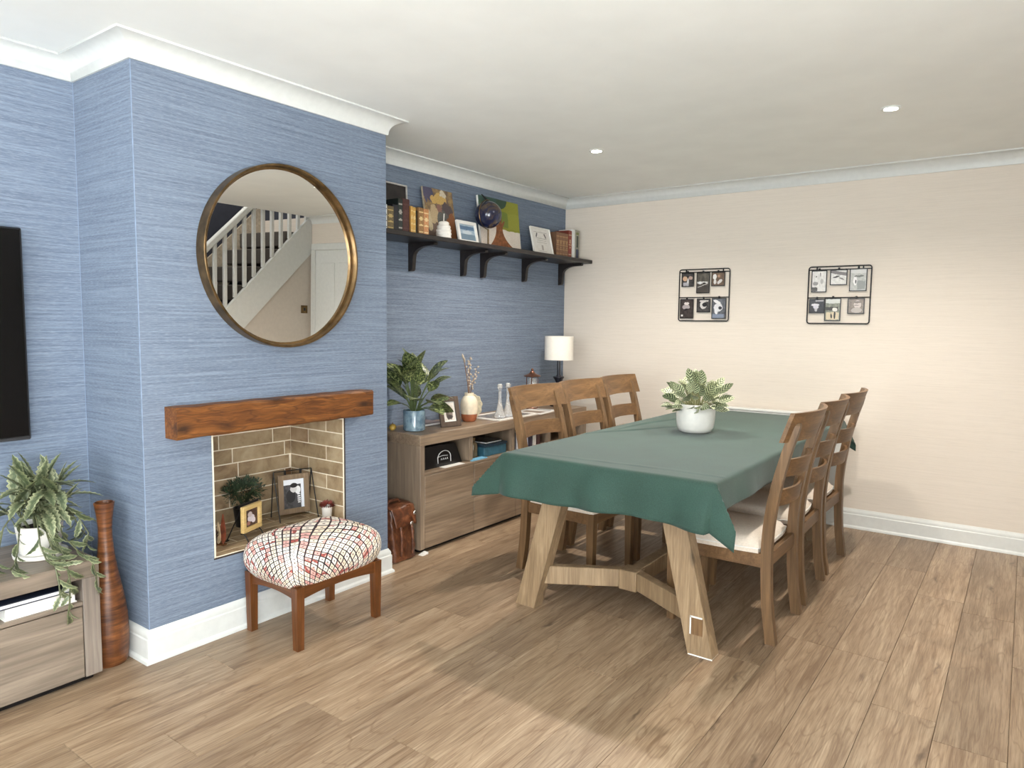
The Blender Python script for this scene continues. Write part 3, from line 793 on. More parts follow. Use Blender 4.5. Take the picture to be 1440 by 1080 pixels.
# ---- radiator on the back wall behind the table
rd = thing('radiator', 'white panel radiator on the back wall just behind the far end of the table', 'radiator', (1.27, YB, 0))
MB().box(-.47, .47, -.10, -.085, .16, .735, .004).build('front_panel', M['white'], rd)
MB().box(-.47, .47, -.05, -.035, .16, .735, .004).build('rear_panel', M['white'], rd)
MB().box(-.475, .475, -.103, -.03, .735, .752, .004).build('top_grille', M['white'], rd)
for x in (-.4, .4): MB().box(x-.02, x+.02, -.036, 0, .25, .65, .002).build('bracket', M['white'], rd)
for x in (-.49, .49): MB().tube([(x, -.07, 0), (x, -.07, .18), (x*.95, -.07, .20)], .0075).build('pipe', M['white'], rd)

# ================================================================ SMALL THINGS
def pic(name, w, h, m, parent, loc=(0, 0, 0), rot=(0, 0, 0), th=.001):
    """flat print facing local -y, w along x, h along z, centred at its foot"""
    mb = MB(); mb.v = [(-w/2, 0, 0), (w/2, 0, 0), (w/2, 0, h), (-w/2, 0, h), (-w/2, th, 0), (w/2, th, 0), (w/2, th, h), (-w/2, th, h)]
    mb.f = [(0, 1, 2, 3), (5, 4, 7, 6), (0, 4, 5, 1), (1, 5, 6, 2), (2, 6, 7, 3), (3, 7, 4, 0)]
    mb.uv = [(0, 0), (1, 0), (1, 1), (0, 1)]*2
    return mb.build(name, m, parent, smooth=False, loc=loc, rot=rot)
def frame_bars(w, h, b, d, m, parent, name='frame'):
    mb = MB(); c = .0015
    mb.box(-w/2, w/2, -d, 0, 0, b, c); mb.box(-w/2, w/2, -d, 0, h-b, h, c)
    mb.box(-w/2, -w/2+b, -d, 0, b-.0005, h-b+.0005, c); mb.box(w/2-b, w/2, -d, 0, b-.0005, h-b+.0005, c)
    return mb.build(name, m, parent, smooth=False)
def photo_frame(label, loc, rz, w, h, b, fm, pm, lean=12, mount=None, cat='picture frame', name='framed_picture', d=.016, strut=True):
    """standing frame facing local -y"""
    t = thing(name, label, cat, loc, rz)
    L = Matrix.Rotation(-R(lean), 4, 'X')
    fr = frame_bars(w, h, b, d, fm, t); fr.rotation_euler = (-R(lean), 0, 0)
    iw, ih = w-2*b, h-2*b
    def place(o, x, y, z): o.location = L @ Vector((x, y, z)); o.rotation_euler = (-R(lean), 0, 0)
    if mount:
        q = pic('mount', iw, ih, M['paper'], t); place(q, 0, -d*.45, b)
        m_ = mount; q = pic('photograph', iw-2*m_, ih-2*m_, pm, t); place(q, 0, -d*.45-.0012, b+m_)
    else:
        q = pic('photograph', iw, ih, pm, t); place(q, 0, -d*.45, b)
    bk = MB().box(-w/2+.003, w/2-.003, -.003, 0, .003, h-.003).build('backing', M['black'], t, smooth=False); place(bk, 0, .0005, 0)
    if strut:
        top = L @ Vector((0, .003, h*.7)); MB().beam(top, (0, top.y+h*.22, .003), .03, .003, (1, 0, 0)).build('strut', M['black'], t, smooth=False)
    return t

# ---- leaves
def leaf_mesh(name, m, L, Wd, curl=60, start=0, fold=.25, serr=0, seg=10, tip=1.0, wmax=.4, nserr=9):
    """grows from origin; start angle from vertical, curls down by curl degrees, in local xz plane"""
    mb = MB(); pts = []; x = z = 0; v = []; f = []; uv = []
    for i in range(seg+1):
        s = i/seg; a = R(start+curl*s)
        pts.append((x, z, a)); x += L/seg*math.sin(a); z += L/seg*math.cos(a)
    for i, (px, pz, a) in enumerate(pts):
        s = i/seg
        w = Wd*(math.sin(PI*min(1, s**(math.log(.5)/math.log(wmax))))**.75)*.5 if 0 < s < 1 else Wd*.03
        if serr: w *= 1-serr*(i % 2)
        nx, nz = -math.cos(a), math.sin(a)
        up = fold*w
        v += [(px+nx*up, w, pz+nz*up), (px, 0, pz), (px+nx*up, -w, pz+nz*up)]; uv += [(s, 0), (s, .5), (s, 1)]
    for i in range(seg):
        for k in (0, 1): f.append((i*3+k, i*3+k+1, i*3+3+k+1, i*3+3+k))
    mb.v = v; mb.f = f; mb.uv = uv
    return mb.mesh(name, m, recalc=False, angle=80)
def leaf_rot(tilt, az, roll):
    return (Matrix.Rotation(az, 3, 'Z') @ Matrix.Rotation(R(tilt), 3, 'Y') @ Matrix.Rotation(R(roll), 3, 'Z')).to_euler()
def leafmat(name, dark, light, mode='mottle', rough=.4):
    t = NT(name); uv = t.uv(); s = t.n('ShaderNodeSeparateXYZ', i_0=uv); r = t.n('ShaderNodeObjectInfo').outputs['Random']
    ac = t.ma('ABSOLUTE', t.ma('SUBTRACT', s.outputs[1], .5))      # 0 at midrib .. .5 edge
    if mode == 'stripe':
        ph = t.ma('ADD', t.ma('MULTIPLY', s.outputs[0], 34.0), t.ma('MULTIPLY', ac, -20.0))
        st = t.ma('SINE', ph)
        k = t.ma('MULTIPLY', t.mr(st, -.05, .3), t.mr(ac, .48, .43))
        c = t.mix(k, rgba(light), rgba(dark))
    elif mode == 'edge':
        n = t.noise(t.vm('ADD', uv, t.n('ShaderNodeCombineXYZ', i_0=r, i_1=t.ma('MULTIPLY', r, 9.0)).outputs[0]), 8, 3)
        k = t.ma('ADD', t.mr(ac, .15, .5, 0, .8), t.mr(n, .4, .7, -.1, .35))
        c = t.mix(k, rgba(dark), rgba(light))
    else:
        n = t.noise(t.vm('ADD', t.vm('MULTIPLY', uv, (3, 2, 0)), t.n('ShaderNodeCombineXYZ', i_0=t.ma('MULTIPLY', r, 20.0), i_1=r).outputs[0]), 3.2, 4, .65)
        c = t.mix(t.mr(n, .48, .60), rgba(dark), rgba(light)); c = t.mix(t.mr(ac, .04, .01, 0, .6), c, rgba(light))
    c = t.mix(1.0, c, t.ramp(r, [(0, (190, 196, 180)), (1, (255, 255, 250))]), 'MULTIPLY')
    t.col(c); t.set(Roughness=rough); return t.m

# ---- trailing plant on the television cabinet
random.seed(11)
tp = thing('trailing_plant', 'trailing variegated plant in a white pot on the grey television cabinet', 'plant', (-.225, -.278, .455))
MB().lathe([(0, .006), (.072, .006), (.080, .0), (.086, .004), (.088, .016), (.084, .018), (.074, .012), (0, .012)], 32).build('saucer', M['ceramic'], tp)
MB().lathe([(0, .0125), (.060, .0125), (.064, .02), (.076, .118), (.077, .122), (.072, .122), (.069, .112), (.0685, .105), (0, .105)], 36).build('pot', M['ceramic'], tp)
MB().lathe([(0, .112), (.068, .106), (.068, .10), (0, .10)], 20).build('soil', M['soil'], tp)
LM = leafmat('trailing_leaf', (88, 100, 74), (188, 190, 154), 'edge')
lv = [leaf_mesh('leaf', LM, .19, .050, 42, 4, .35, .34, 18, wmax=.5), leaf_mesh('leaf', LM, .20, .048, 70, 2, .35, .34, 18, wmax=.5), leaf_mesh('leaf', LM, .165, .046, 16, 2, .35, .34, 16, wmax=.5), leaf_mesh('leaf', LM, .10, .034, 60, 10, .3, .3, 10, wmax=.5)]
cr = MB()
crowns = [(0, 0, .20), (-.02, -.06, .21), (.03, .06, .21), (.02, -.03, .26), (.02, .05, .26), (.04, 0, .23), (.0, .0, .27)]
for cx, cy, cz in crowns: cr.tube([(cx*.4, cy*.5, .106), (cx*.8, cy*.9, cz*.75), (cx, cy, cz)], [.006, .005, .004], 6)
for i in range(84):
    c = crowns[i % len(crowns)]; az = i*2.399+random.uniform(-.3, .3); tilt = random.choice((14, 32, 48, 60, 72, 84))+random.uniform(-8, 8)
    if math.cos(az) < -.5: tilt = min(tilt, 24)
    k = 2 if tilt < 50 else random.choice((0, 1, 2))
    put('leaf', lv[k], tp, (c[0]+random.uniform(-.012, .012), c[1]+random.uniform(-.012, .012), c[2]-random.uniform(0, .07)), (0, R(tilt), az), random.uniform(.72, 1.0))
# trailing stems over the front of the cabinet
def trail(path, n):
    P = [Vector(p) for p in path]
    cr.tube(P, .0028, 5)
    for i in range(n):
        s = (i+.5)/n*(len(P)-1); a = int(s); q = P[a].lerp(P[min(a+1, len(P)-1)], s-a); d = (P[min(a+1, len(P)-1)]-P[a]).normalized()
        az = random.uniform(0, 2*PI); w = Vector((.42*math.cos(az), .42*math.sin(az), 0))+d*.8
        put('leaf', lv[3], tp, q, w.to_track_quat('Z', 'Y').to_euler(), random.uniform(.5, .8))
trail([(.03, -.01, .20), (.075, -.015, .16), (.10, -.01, .09), (.13, .0, .02), (.205, .005, .012), (.235, .004, -.05), (.232, .0, -.13), (.236, -.01, -.175)], 17)
trail([(.02, .02, .19), (.08, .03, .15), (.10, .04, .08), (.15, .075, .018), (.218, .085, .005), (.232, .09, -.05), (.230, .095, -.11)], 12)
trail([(0, .05, .20), (.03, .09, .16), (.05, .12, .08), (.03, .15, .04)], 7)
trail([(.02, -.05, .20), (.08, -.09, .14), (.11, -.11, .06), (.14, -.13, .03), (.16, -.15, .02)], 11)
trail([(.02, -.07, .20), (.05, -.13, .14), (.08, -.16, .05), (.10, -.18, .025)], 10)
trail([(.02, .0, .21), (.07, .0, .17), (.088, .003, .09), (.095, .006, .03)], 9)
trail([(.03, -.03, .20), (.08, -.035, .15), (.11, -.04, .07), (.15, -.035, .018), (.205, -.03, .010), (.230, -.03, -.05), (.232, -.028, -.10)], 16)
trail([(.03, .02, .20), (.085, .02, .14), (.10, .02, .06), (.14, .025, .018)], 10)
trail([(.03, .05, .21), (.06, .10, .15), (.09, .13, .07), (.12, .10, .02)], 8)
tag(cr.build('stem', plain('stem_green', (92, 96, 66), .6), tp), kind='stuff')

# ---- tall vase in the corner
tag(MB().lathe([(0, .0), (.058, .0), (.064, .012), (.069, .06), (.070, .12), (.067, .19), (.060, .25), (.049, .31), (.040, .36), (.031, .42), (.025, .49), (.024, .53), (.028, .58), (.036, .632), (.032, .634), (.024, .58), (.019, .50), (0, .48)], 40).build('floor_vase', M['vase_wood'], loc=(-.128, -.092, 0)),
    'tall slim red-brown floor vase in the corner between cabinet and chimney breast', 'vase')

# ---- fireplace things
FZ = .3446
# yellow frame on a black wire stand
ym = printmat('dark_photo_pale_flowers', ((58, 38, 32), (92, 66, 54)), [('e', .5, .45, .27, .2, (214, 204, 208)), ('e', .42, .68, .17, .15, (196, 180, 176)), ('e', .3, .2, .14, .12, (168, 120, 110)), ('e', .68, .3, .15, .16, (226, 216, 220))])
light_wood = wood('pale_yellow_frame', (206, 170, 104), (234, 206, 146), 'x', .5, 2, False)
t = thing('framed_picture', 'pale yellow wooden picture frame on a black wire stand in the fireplace', 'picture frame', (-.118, .505, FZ), R(110))
fr = frame_bars(.130, .118, .020, .018, light_wood, t); fr.location = (0, -.02, .045)
q = pic('photograph', .092, .080, ym, t, (0, -.028, .064)); 
MB().box(-.062, .062, -.021, -.019, .05, .160).build('backing', M['black'], t, smooth=False)
mb = MB()
for x in (-.055, .055):
    mb.tube([(x, -.055, .003), (x, -.040, .03), (x, -.0165, .05), (x, -.0165, .168)], .0028, 6); mb.tube([(x, -.0165, .15), (x, .06, .003)], .0028, 6)
    mb.box(x-.008, x+.008, -.062, -.050, 0, .004); mb.box(x-.008, x+.008, .054, .066, 0, .004)
mb.box(-.068, .068, -.0185, -.012, .160, .172)
mb.build('wire_stand', M['black_metal'], t)
# taller grey frame hanging in a wire stand
gm_ = printmat('two_people_bw_photo', ((44, 44, 46), (86, 86, 88)), [('r', .5, .93, .5, .12, (226, 228, 232)), ('r', .93, .5, .08, .6, (226, 230, 236)), ('e', .62, .34, .2, .42, (74, 74, 76)), ('e', .70, .62, .13, .14, (232, 232, 232)), ('e', .36, .42, .22, .22, (38, 38, 40)), ('e', .50, .66, .16, .12, (208, 206, 204)), ('e', .52, .78, .17, .08, (32, 32, 34)),
    ('r', .74, .40, .07, .02, (236, 236, 236)), ('r', .75, .33, .07, .02, (236, 236, 236)), ('r', .75, .26, .07, .02, (236, 236, 236)), ('r', .75, .19, .06, .02, (236, 236, 236)), ('r', .74, .47, .07, .02, (236, 236, 236))], .02)
grey_frame = wood('taupe_frame', (112, 92, 70), (146, 124, 98), 'z', .5, 2, False)
t = thing('framed_picture', 'taupe wooden picture frame with black and white photograph hanging in a black wire stand', 'picture frame', (-.25, .862, FZ), R(74))
fr = frame_bars(.158, .198, .026, .016, grey_frame, t); fr.location = (0, 0, .022); fr.rotation_euler = (-R(4), 0, 0)
q = pic('photograph', .108, .148, gm_, t, (0, -.005, .047), (-R(4), 0, 0))
MB().box(-.07, .07, .001, .003, .006, .19).build('backing', M['black'], t, smooth=False, loc=(0, 0, .022), rot=(-R(4), 0, 0))
mb = MB()
for x in (-.097, .097):
    mb.tube([(x, -.075, .002), (x, .012, .238)], .0028, 6); mb.tube([(x, .055, .002), (x, .012, .238)], .0028, 6)
mb.tube([(-.097, .012, .238), (.097, .012, .238)], .0028, 6)
for x in (-.04, .04): mb.box(x-.004, x+.004, .003, .016, .206, .242)
mb.build('wire_stand', M['black_metal'], t)
# bushy dark plant behind the yellow frame
random.seed(5)
bp = thing('bushy_plant', 'small dark bushy plant behind the yellow frame in the fireplace', 'plant', (-.315, .625, FZ))
MB().lathe([(0, 0), (.040, 0), (.050, .085), (.051, .09), (.046, .09), (.044, .08), (0, .08)], 24).build('pot', M['black'], bp)
mb = MB()
for i in range(950):
    d = Vector((random.gauss(0, 1), random.gauss(0, 1), random.gauss(.25, .8))).normalized(); rr = random.uniform(.35, 1)
    p = Vector((d.x*.070*rr, d.y*.105*rr, .168+d.z*.062*rr)); q = (d+Vector((random.uniform(-.6, .6), random.uniform(-.6, .6), random.uniform(-.2, .6)))).normalized()
    sd = q.orthogonal().normalized()*.0032; e = p+q*random.uniform(.012, .024)
    mb.add([p-sd*.4, p.lerp(e, .5)-sd, e, p.lerp(e, .5)+sd], [(0, 1, 2, 3)])
for i in range(30):
    a = i*2.4; mb.tube([(0, 0, .08), (.03*math.cos(a), .045*math.sin(a), .16)], .0012, 4)
tag(mb.build('foliage', plain('bush_green', (42, 58, 36), .6, var=.4, scale=40), bp, recalc=False, smooth=False), kind='stuff')
# white pot with red plant
rp = thing('red_plant', 'tiny red plant in a tapered white pot at the right of the fireplace', 'plant', (-.072, .925, FZ))
MB().lathe([(0, 0), (.019, 0), (.021, .003), (.0262, .073), (.027, .075), (.0235, .075), (.0225, .068), (0, .066)], 28).build('pot', M['ceramic'], rp)
mb = MB()
for i in range(260):
    d = Vector((random.gauss(0, 1), random.gauss(0, 1), abs(random.gauss(.3, .7)))).normalized()
    p = Vector((d.x*.022, d.y*.022, .072+d.z*.012))*1; e = p+Vector((d.x*.02, d.y*.02, d.z*.024))*random.uniform(.5, 1.1); sd = d.orthogonal().normalized()*.003
    mb.add([p, p.lerp(e, .6)-sd, e, p.lerp(e, .6)+sd], [(0, 1, 2, 3)])
tag(mb.build('foliage', plain('red_foliage', (112, 48, 36), .6, var=.3, scale=60), rp, recalc=False, smooth=False), kind='stuff')
# dried arrangement at the far left: dark little pot and a rust coloured ornament
dp = thing('dried_plant', 'small dried brown plant in a black pot at the far left of the fireplace', 'plant', (-.115, .334, FZ))
MB().lathe([(0, 0), (.019, 0), (.025, .05), (.0255, .053), (.022, .053), (.0215, .048), (0, .047)], 24).build('pot', M['black'], dp)
mb = MB()
for i in range(180):
    d = Vector((random.gauss(0, 1), random.gauss(0, 1), abs(random.gauss(.6, .6)))).normalized()
    p = Vector((d.x*.014, d.y*.014, .05)); e = p+Vector((d.x*.022, d.y*.022, d.z*.07))*random.uniform(.4, 1); sd = d.orthogonal().normalized()*.004
    mb.add([p, p.lerp(e, .7)-sd, e, p.lerp(e, .7)+sd], [(0, 1, 2, 3)])
tag(mb.build('foliage', plain('dried_foliage', (88, 66, 54), .8, var=.35, scale=60), dp, recalc=False, smooth=False), kind='stuff')
t = thing('leaf_ornament', 'rust and cream feather-shaped ornament left of the yellow frame in the fireplace', 'ornament', (-.125, .388, FZ), R(20))
orn = plain('rust_paint', (116, 58, 36), .6, var=.3, scale=25); crm = plain('cream_paint', (206, 180, 144), .6, var=.1, scale=25)
MB().box(-.02, .02, -.012, .012, 0, .006, .002).build('base', M['oak'], t)
for x, h, m_, w in ((-.012, .10, crm, .022), (.008, .135, orn, .024)):
    MB().prism([(x+w*.5*math.sin(PI*(k/12)**.7) if k <= 12 else x-w*.5*math.sin(PI*((24-k)/12)**.7), .004+h*(k/12 if k <= 12 else (24-k)/12)) for k in range(24)], .007, lambda a, b, q, o=x: (a, -.004+q+o*.3, b)).build('feather', m_, t, smooth=False)

# ---- brown leather bag in the gap
random.seed(9)
bagm = NT('brown_leather'); n = bagm.noise(bagm.obj(), 22, 5, .6, .8)
bagm.col(bagm.ramp(n, [(.3, (58, 30, 18)), (.55, (104, 60, 36)), (.75, (150, 96, 62))])); bagm.set(Roughness=.38); bagm.bump(n, .6, .006)
bg_ = thing('leather_bag', 'worn brown leather bag standing in the gap beside the sideboard', 'bag', (-.185, 1.462, 0))
def bag(u, v):
    a = u*2*PI; z = v
    hw, hd = .094-.010*z**2, .128-.03*z
    ca, sa = math.cos(a), math.sin(a)
    x = math.copysign(abs(ca)**.28, ca)*hd; y = math.copysign(abs(sa)**.28, sa)*hw
    wr = .004*math.sin(y*70+z*4)+.003*math.sin(z*26+y*30)
    return (x+wr, y+wr*.4, .004+z*.292+.010*math.sin(y*18+.5)*z)
mb = MB().grid(bag, 64, 18)
mb.f.append(tuple(i*19 for i in range(64))[::-1]); mb.f.append(tuple(i*19+18 for i in range(64)))
mb.build('body', bagm.m, bg_, angle=60)
def flap(u, v):
    y = -.088+.176*v; s = u
    if s < .5: return (-.09+.19*s/.5, y, .300+.006*math.sin(y*30)+.010*math.sin(PI*s/.5))
    q = (s-.5)/.5; return (.100+.020*math.sin(q*PI*.5)+.012*q, y*(1-.10*q), .300-.105*q+.003*math.sin(y*40))
fl_ = MB().grid(flap, 24, 12).build('flap', bagm.m, bg_, angle=60); md = fl_.modifiers.new('thick', 'SOLIDIFY'); md.thickness = .006
for y in (-.05, .035):
    MB().tube([(.137, y, .20), (.143, y+.002, .14), (.145, y, .07), (.140, y, .035)], .007, 6).build('strap', bagm.m, bg_)
metal = plain('bright_metal', (214, 208, 200), .25, .9)
for y, z in ((.035, .205), (.060, .262)):
    MB().box(.134, .142, y-.011, y+.011, z-.011, z+.011, .003).build('buckle', metal, bg_)
MB().tube([(.02, -.05, .300), (.03, -.035, .328), (.04, .02, .330), (.045, .045, .302)], .007, 7).build('handle', bagm.m, bg_)
t = MB(); t.prism([(0, 0), (.05, 0), (.05, .012)], .035, lambda a, b, q: (q, a, b))
tag(t.build('floor_wedge', M['paper'], loc=(-.0655, 1.566, 0), smooth=False), 'small white wedge on the floor at the near corner of the sideboard', 'wedge')

# ---- things on the sideboard
SZ = SH+.0005
random.seed(21)
pp = thing('leafy_houseplant', 'large variegated leafy houseplant in a glazed blue pot on the sideboard', 'plant', (-.235, 1.712, SZ))
t = NT('blue_glaze'); s = t.n('ShaderNodeSeparateXYZ', i_0=t.obj())
n = t.noise(t.obj(), 24, 3); t.col(t.ramp(n, [(.35, (96, 122, 140)), (.6, (140, 164, 176)), (.8, (76, 102, 122))])); t.set(Roughness=.12, Coat_Weight=.5); 
MB().lathe([(0, 0), (.060, 0), (.065, .004), (.066, .118), (.064, .122), (.060, .121), (.059, .108), (0, .106)], 40).build('pot', t.m, pp)
MB().lathe([(0, .114), (.058, .109), (.058, .10), (0, .10)], 20).build('soil', M['soil'], pp)
HM = leafmat('house_leaf', (48, 66, 38), (178, 186, 128), 'mottle', .3)
hl = [leaf_mesh('leaf', HM, .165, .108, 34, 0, .14, 0, 10, wmax=.45), leaf_mesh('leaf', HM, .15, .098, 50, 5, .14, 0, 10, wmax=.45), leaf_mesh('leaf', HM, .13, .085, 22, 0, .14, 0, 10, wmax=.45)]
stm = MB()
for i in range(38):
    az = i*2.399; tl = [10, 26, 42, 58, 74][i % 5]+random.uniform(-8, 8); hgt = [.22, .20, .17, .14, .11][i % 5]+random.uniform(-.03, .03)
    if math.cos(az) < -.3: tl *= .5
    p = Vector((math.sin(R(tl))*math.cos(az)*hgt, math.sin(R(tl))*math.sin(az)*hgt, .11+math.cos(R(tl))*hgt))
    stm.tube([(.012*math.cos(az), .012*math.sin(az), .108), Vector((.01*math.cos(az), .01*math.sin(az), .11)).lerp(p, .5)+Vector((0, 0, .012)), p], .0028, 5)
    put('leaf', hl[i % 3 if tl < 50 else 1], pp, p, leaf_rot(tl*.9+6, az, random.uniform(-55, 55)), random.uniform(.8, 1.1))
tag(stm.build('stem', plain('leaf_stalk', (88, 104, 62), .5), pp), kind='stuff')

brown_frame = wood('brown_photo_frame', (70, 56, 46), (104, 86, 72), 'z', .5, 2, False)
cosy = printmat('family_bw_print', ((196, 188, 176), (228, 222, 212)), [('e', .35, .38, .2, .34, (96, 86, 78)), ('e', .62, .4, .2, .36, (130, 118, 108)), ('e', .36, .68, .11, .11, (214, 200, 186)), ('e', .62, .72, .11, .11, (220, 206, 192)), ('e', .5, .2, .3, .12, (74, 66, 62))])
photo_frame('dark brown standing photo frame on the sideboard between the blue pot and the vase', (-.165, 1.96, SZ), R(76), .150, .185, .030, brown_frame, cosy, 14, .008)
# cream and terracotta vase with dried stems, seashell disc behind
vz = thing('bud_vase', 'small cream vase with a dipped terracotta base on the sideboard', 'vase', (-.235, 2.225, SZ))
MB().lathe([(0, .0), (.038, .0), (.047, .012), (.052, .032), (.053, .049)], 32).build('terracotta_base', plain('terracotta', (168, 98, 62), .6, var=.08), vz)
MB().lathe([(.053, .049), (.056, .07), (.059, .10), (.055, .132), (.042, .158), (.031, .168), (.030, .186), (.027, .186), (.026, .168), (.010, .150), (0, .15)], 32).build('cream_body', plain('cream_glaze', (230, 216, 190), .5, var=.03), vz)
random.seed(4)
db = thing('dried_bouquet', 'bunch of dried beaded stems standing in the small cream vase', 'dried flowers', (-.235, 2.225, SZ+.155))
dm = plain('dried_beige', (198, 184, 164), .8, var=.1); tw = plain('twig', (132, 104, 84), .8)
for i, (dx, dy, h) in enumerate(((.03, -.10, .27), (.02, -.075, .25), (0, .0, .26), (-.01, .02, .25), (.02, .055, .20), (0, -.02, .22), (.01, .07, .16))):
    mb = MB(); P = [Vector((0, dy*.08, .0)), Vector((dx*.3, dy*.3, h*.4)), Vector((dx*.7, dy*.7, h*.75)), Vector((dx, dy, h))]
    mb.tube(P, [.0022, .002, .0016, .001], 5); stm_o = mb.build('stem', tw, db)
    hd = MB()
    if i in (0, 1): hd.lathe([(0, -.026), (.006, -.01), (.007, .008), (0, .028)], 10, P[3], Vector((dx, dy, h*.6)).to_track_quat('Z', 'Y').to_matrix())
    else:
        for k in range(9):
            s = .35+.65*k/8; q = Vector((dx*s*s, dy*s, h*s)); a = k*2.4; rr = .0065
            hd.lathe([(0, -rr), (rr*.8, -rr*.6), (rr, 0), (rr*.8, rr*.6), (0, rr)], 8, q+Vector((.008*math.cos(a), .008*math.sin(a), 0)))
    hd.build('seed_head', dm, stm_o)
t = thing('coral_ornament', 'round cream ridged ornament standing behind the cream vase', 'ornament', (-.33, 2.395, SZ), R(35))
prof = []
for k in range(48):
    a = 2*PI*k/48; rr = .068+.004*math.sin(a*9); prof.append((rr*math.cos(a)*.78, .078+rr*math.sin(a)*1.12))
MB().prism(prof, .028, lambda a, b, q: (a, -.014+q, b)).build('disc', plain('cream_coral', (214, 204, 176), .8, var=.06, scale=60, bump=.5), t, angle=30)
MB().box(-.03, .03, -.02, .02, 0, .006, .002).build('base', M['paper'], t)
# papers / tray with two glass candlesticks
t = thing('glass_tray', 'flat glass tray edged in white lying on the sideboard', 'tray', (-.205, 2.56, SZ))
MB().box(-.13, .13, -.22, .22, .004, .008, .001).build('plate', plain('tray_grey', (150, 140, 128), .15), t)
mb = MB()
for a in ((-.135, -.125, -.225, .225), (.125, .135, -.225, .225), (-.125, .125, -.225, -.215), (-.125, .125, .215, .225)): mb.box(*a, 0, .012, .002)
mb.build('rim', M['ceramic'], t)
clear = NT('clear_glass'); clear.col((.97, .97, .96, 1)); clear.set(Roughness=.04, Transmission_Weight=.75, IOR=1.45)
gl = [(-.15, 2.445, 'clear glass candlestick nearest the vase on the sideboard tray'), (-.15, 2.535, 'clear glass candlestick nearest the first dining chair on the sideboard tray')]
for x, y, lb in gl:
    t = thing('candlestick', lb, 'candlestick', (x, y, SZ+.0085), 0, 'glass candlesticks')
    MB().lathe([(0, 0), (.036, 0), (.038, .006), (.030, .03), (.018, .075), (.011, .11), (.009, .16), (.012, .168), (.008, .176), (.010, .19), (.017, .20), (.018, .222), (.014, .223), (.012, .205), (0, .203)], 28).build('stem', clear.m, t)
    MB().lathe([(0, .2035), (.011, .2035), (.011, .226), (0, .226)], 16).build('candle_stub', M['paper'], t)
# magazines and papers farther along
t = thing('magazine', 'white magazine lying on the sideboard behind the nearest left chair', 'magazine', (-.18, 2.93, SZ), R(8))
MB().box(-.105, .105, -.14, .14, 0, .004, .0008).build('pages', M['paper'], t, smooth=False)
mg_ = printmat('magazine_cover', ((226, 222, 214), (240, 238, 232)), [('r', .5, .3, .38, .18, (150, 130, 112)), ('R', .5, .85, .35, .05, (52, 52, 56))], .01)
q = pic('cover', .206, .276, mg_, t, (0, -.138, .0052), (-R(90), 0, 0), .0008)
# lantern
bronze2 = plain('copper_lantern', (132, 92, 74), .3, .8, var=.1)
t = thing('lantern', 'small copper lantern with a round cap on the sideboard near the lamp', 'lantern', (-.30, 3.045, SZ))
MB().lathe([(0, 0), (.045, 0), (.047, .01), (.044, .014), (0, .014)], 28).build('base', bronze2, t)
MB().lathe([(.036, .014), (.038, .10), (.034, .21), (.030, .232), (.028, .232), (.032, .21), (.036, .10), (.034, .014)], 28).build('glass_chimney', clear.m, t)
for k in range(4):
    a = k*PI/2+.5; MB().tube([(.042*math.cos(a), .042*math.sin(a), .012), (.042*math.cos(a), .042*math.sin(a), .245)], .003, 6).build('upright', bronze2, t)
MB().lathe([(0, .244), (.058, .243), (.066, .248), (.060, .254), (.036, .262), (.020, .272), (.014, .285), (0, .288)], 28).build('cap', bronze2, t)
MB().lathe([(0, .286), (.009, .288), (.011, .297), (.006, .305), (0, .307)], 16).build('finial', bronze2, t)
MB().lathe([(0, .0145), (.018, .0145), (.018, .09), (0, .092)], 18).build('candle', M['ceramic'], t)
# table lamp
t = thing('table_lamp', 'table lamp with a white drum shade on a dark turned base, in the corner', 'lamp', (-.25, 3.335, SZ))
navy_b = plain('dark_lamp_base', (38, 40, 50), .25)
MB().lathe([(0, 0), (.065, 0), (.068, .012), (.05, .02), (.022, .035), (.018, .06), (.032, .085), (.045, .11), (.062, .150), (.070, .162), (.066, .170), (.03, .172), (.020, .185), (.030, .205), (.044, .226), (.040, .232), (.018, .236), (.013, .25), (.013, .36), (.018, .365), (0, .367)], 36).build('base', navy_b, t)
mb = MB().lathe([(.112, .362), (.112, .545), (.110, .545), (.110, .362), (.112, .362)], 48); mb.build('lamp_shade', M['glass_lamp'], t)
mb = MB()
for k in range(3): a = k*2*PI/3; mb.tube([(0, 0, .37), (.110*math.cos(a), .110*math.sin(a), .372)], .002, 5)
mb.tube([(0, 0, .362), (0, 0, .43)], .012, 12); mb.build('shade_carrier', M['bronze'], t)
# yellow ornament at the left end
t = thing('lemon_ornament', 'small yellow ornament at the left end of the sideboard beside the blue pot', 'ornament', (-.33, 1.628, SZ))
MB().lathe([(0, 0), (.014, .003), (.022, .014), (.021, .026), (.012, .036), (0, .039)], 20).build('body', plain('mustard', (196, 160, 70), .4, var=.15, scale=40), t)
MB().lathe([(0, .038), (.003, .039), (.002, .046), (0, .047)], 8).build('stalk', M['oak'], t)
# flat pale book behind the photo frame
book_flat('closed book with pale spine lying flat behind the brown photo frame', -.41, -.27, 1.80, 2.00, SZ, SZ+.018, plain('mauve_cover', (120, 108, 108), .6))

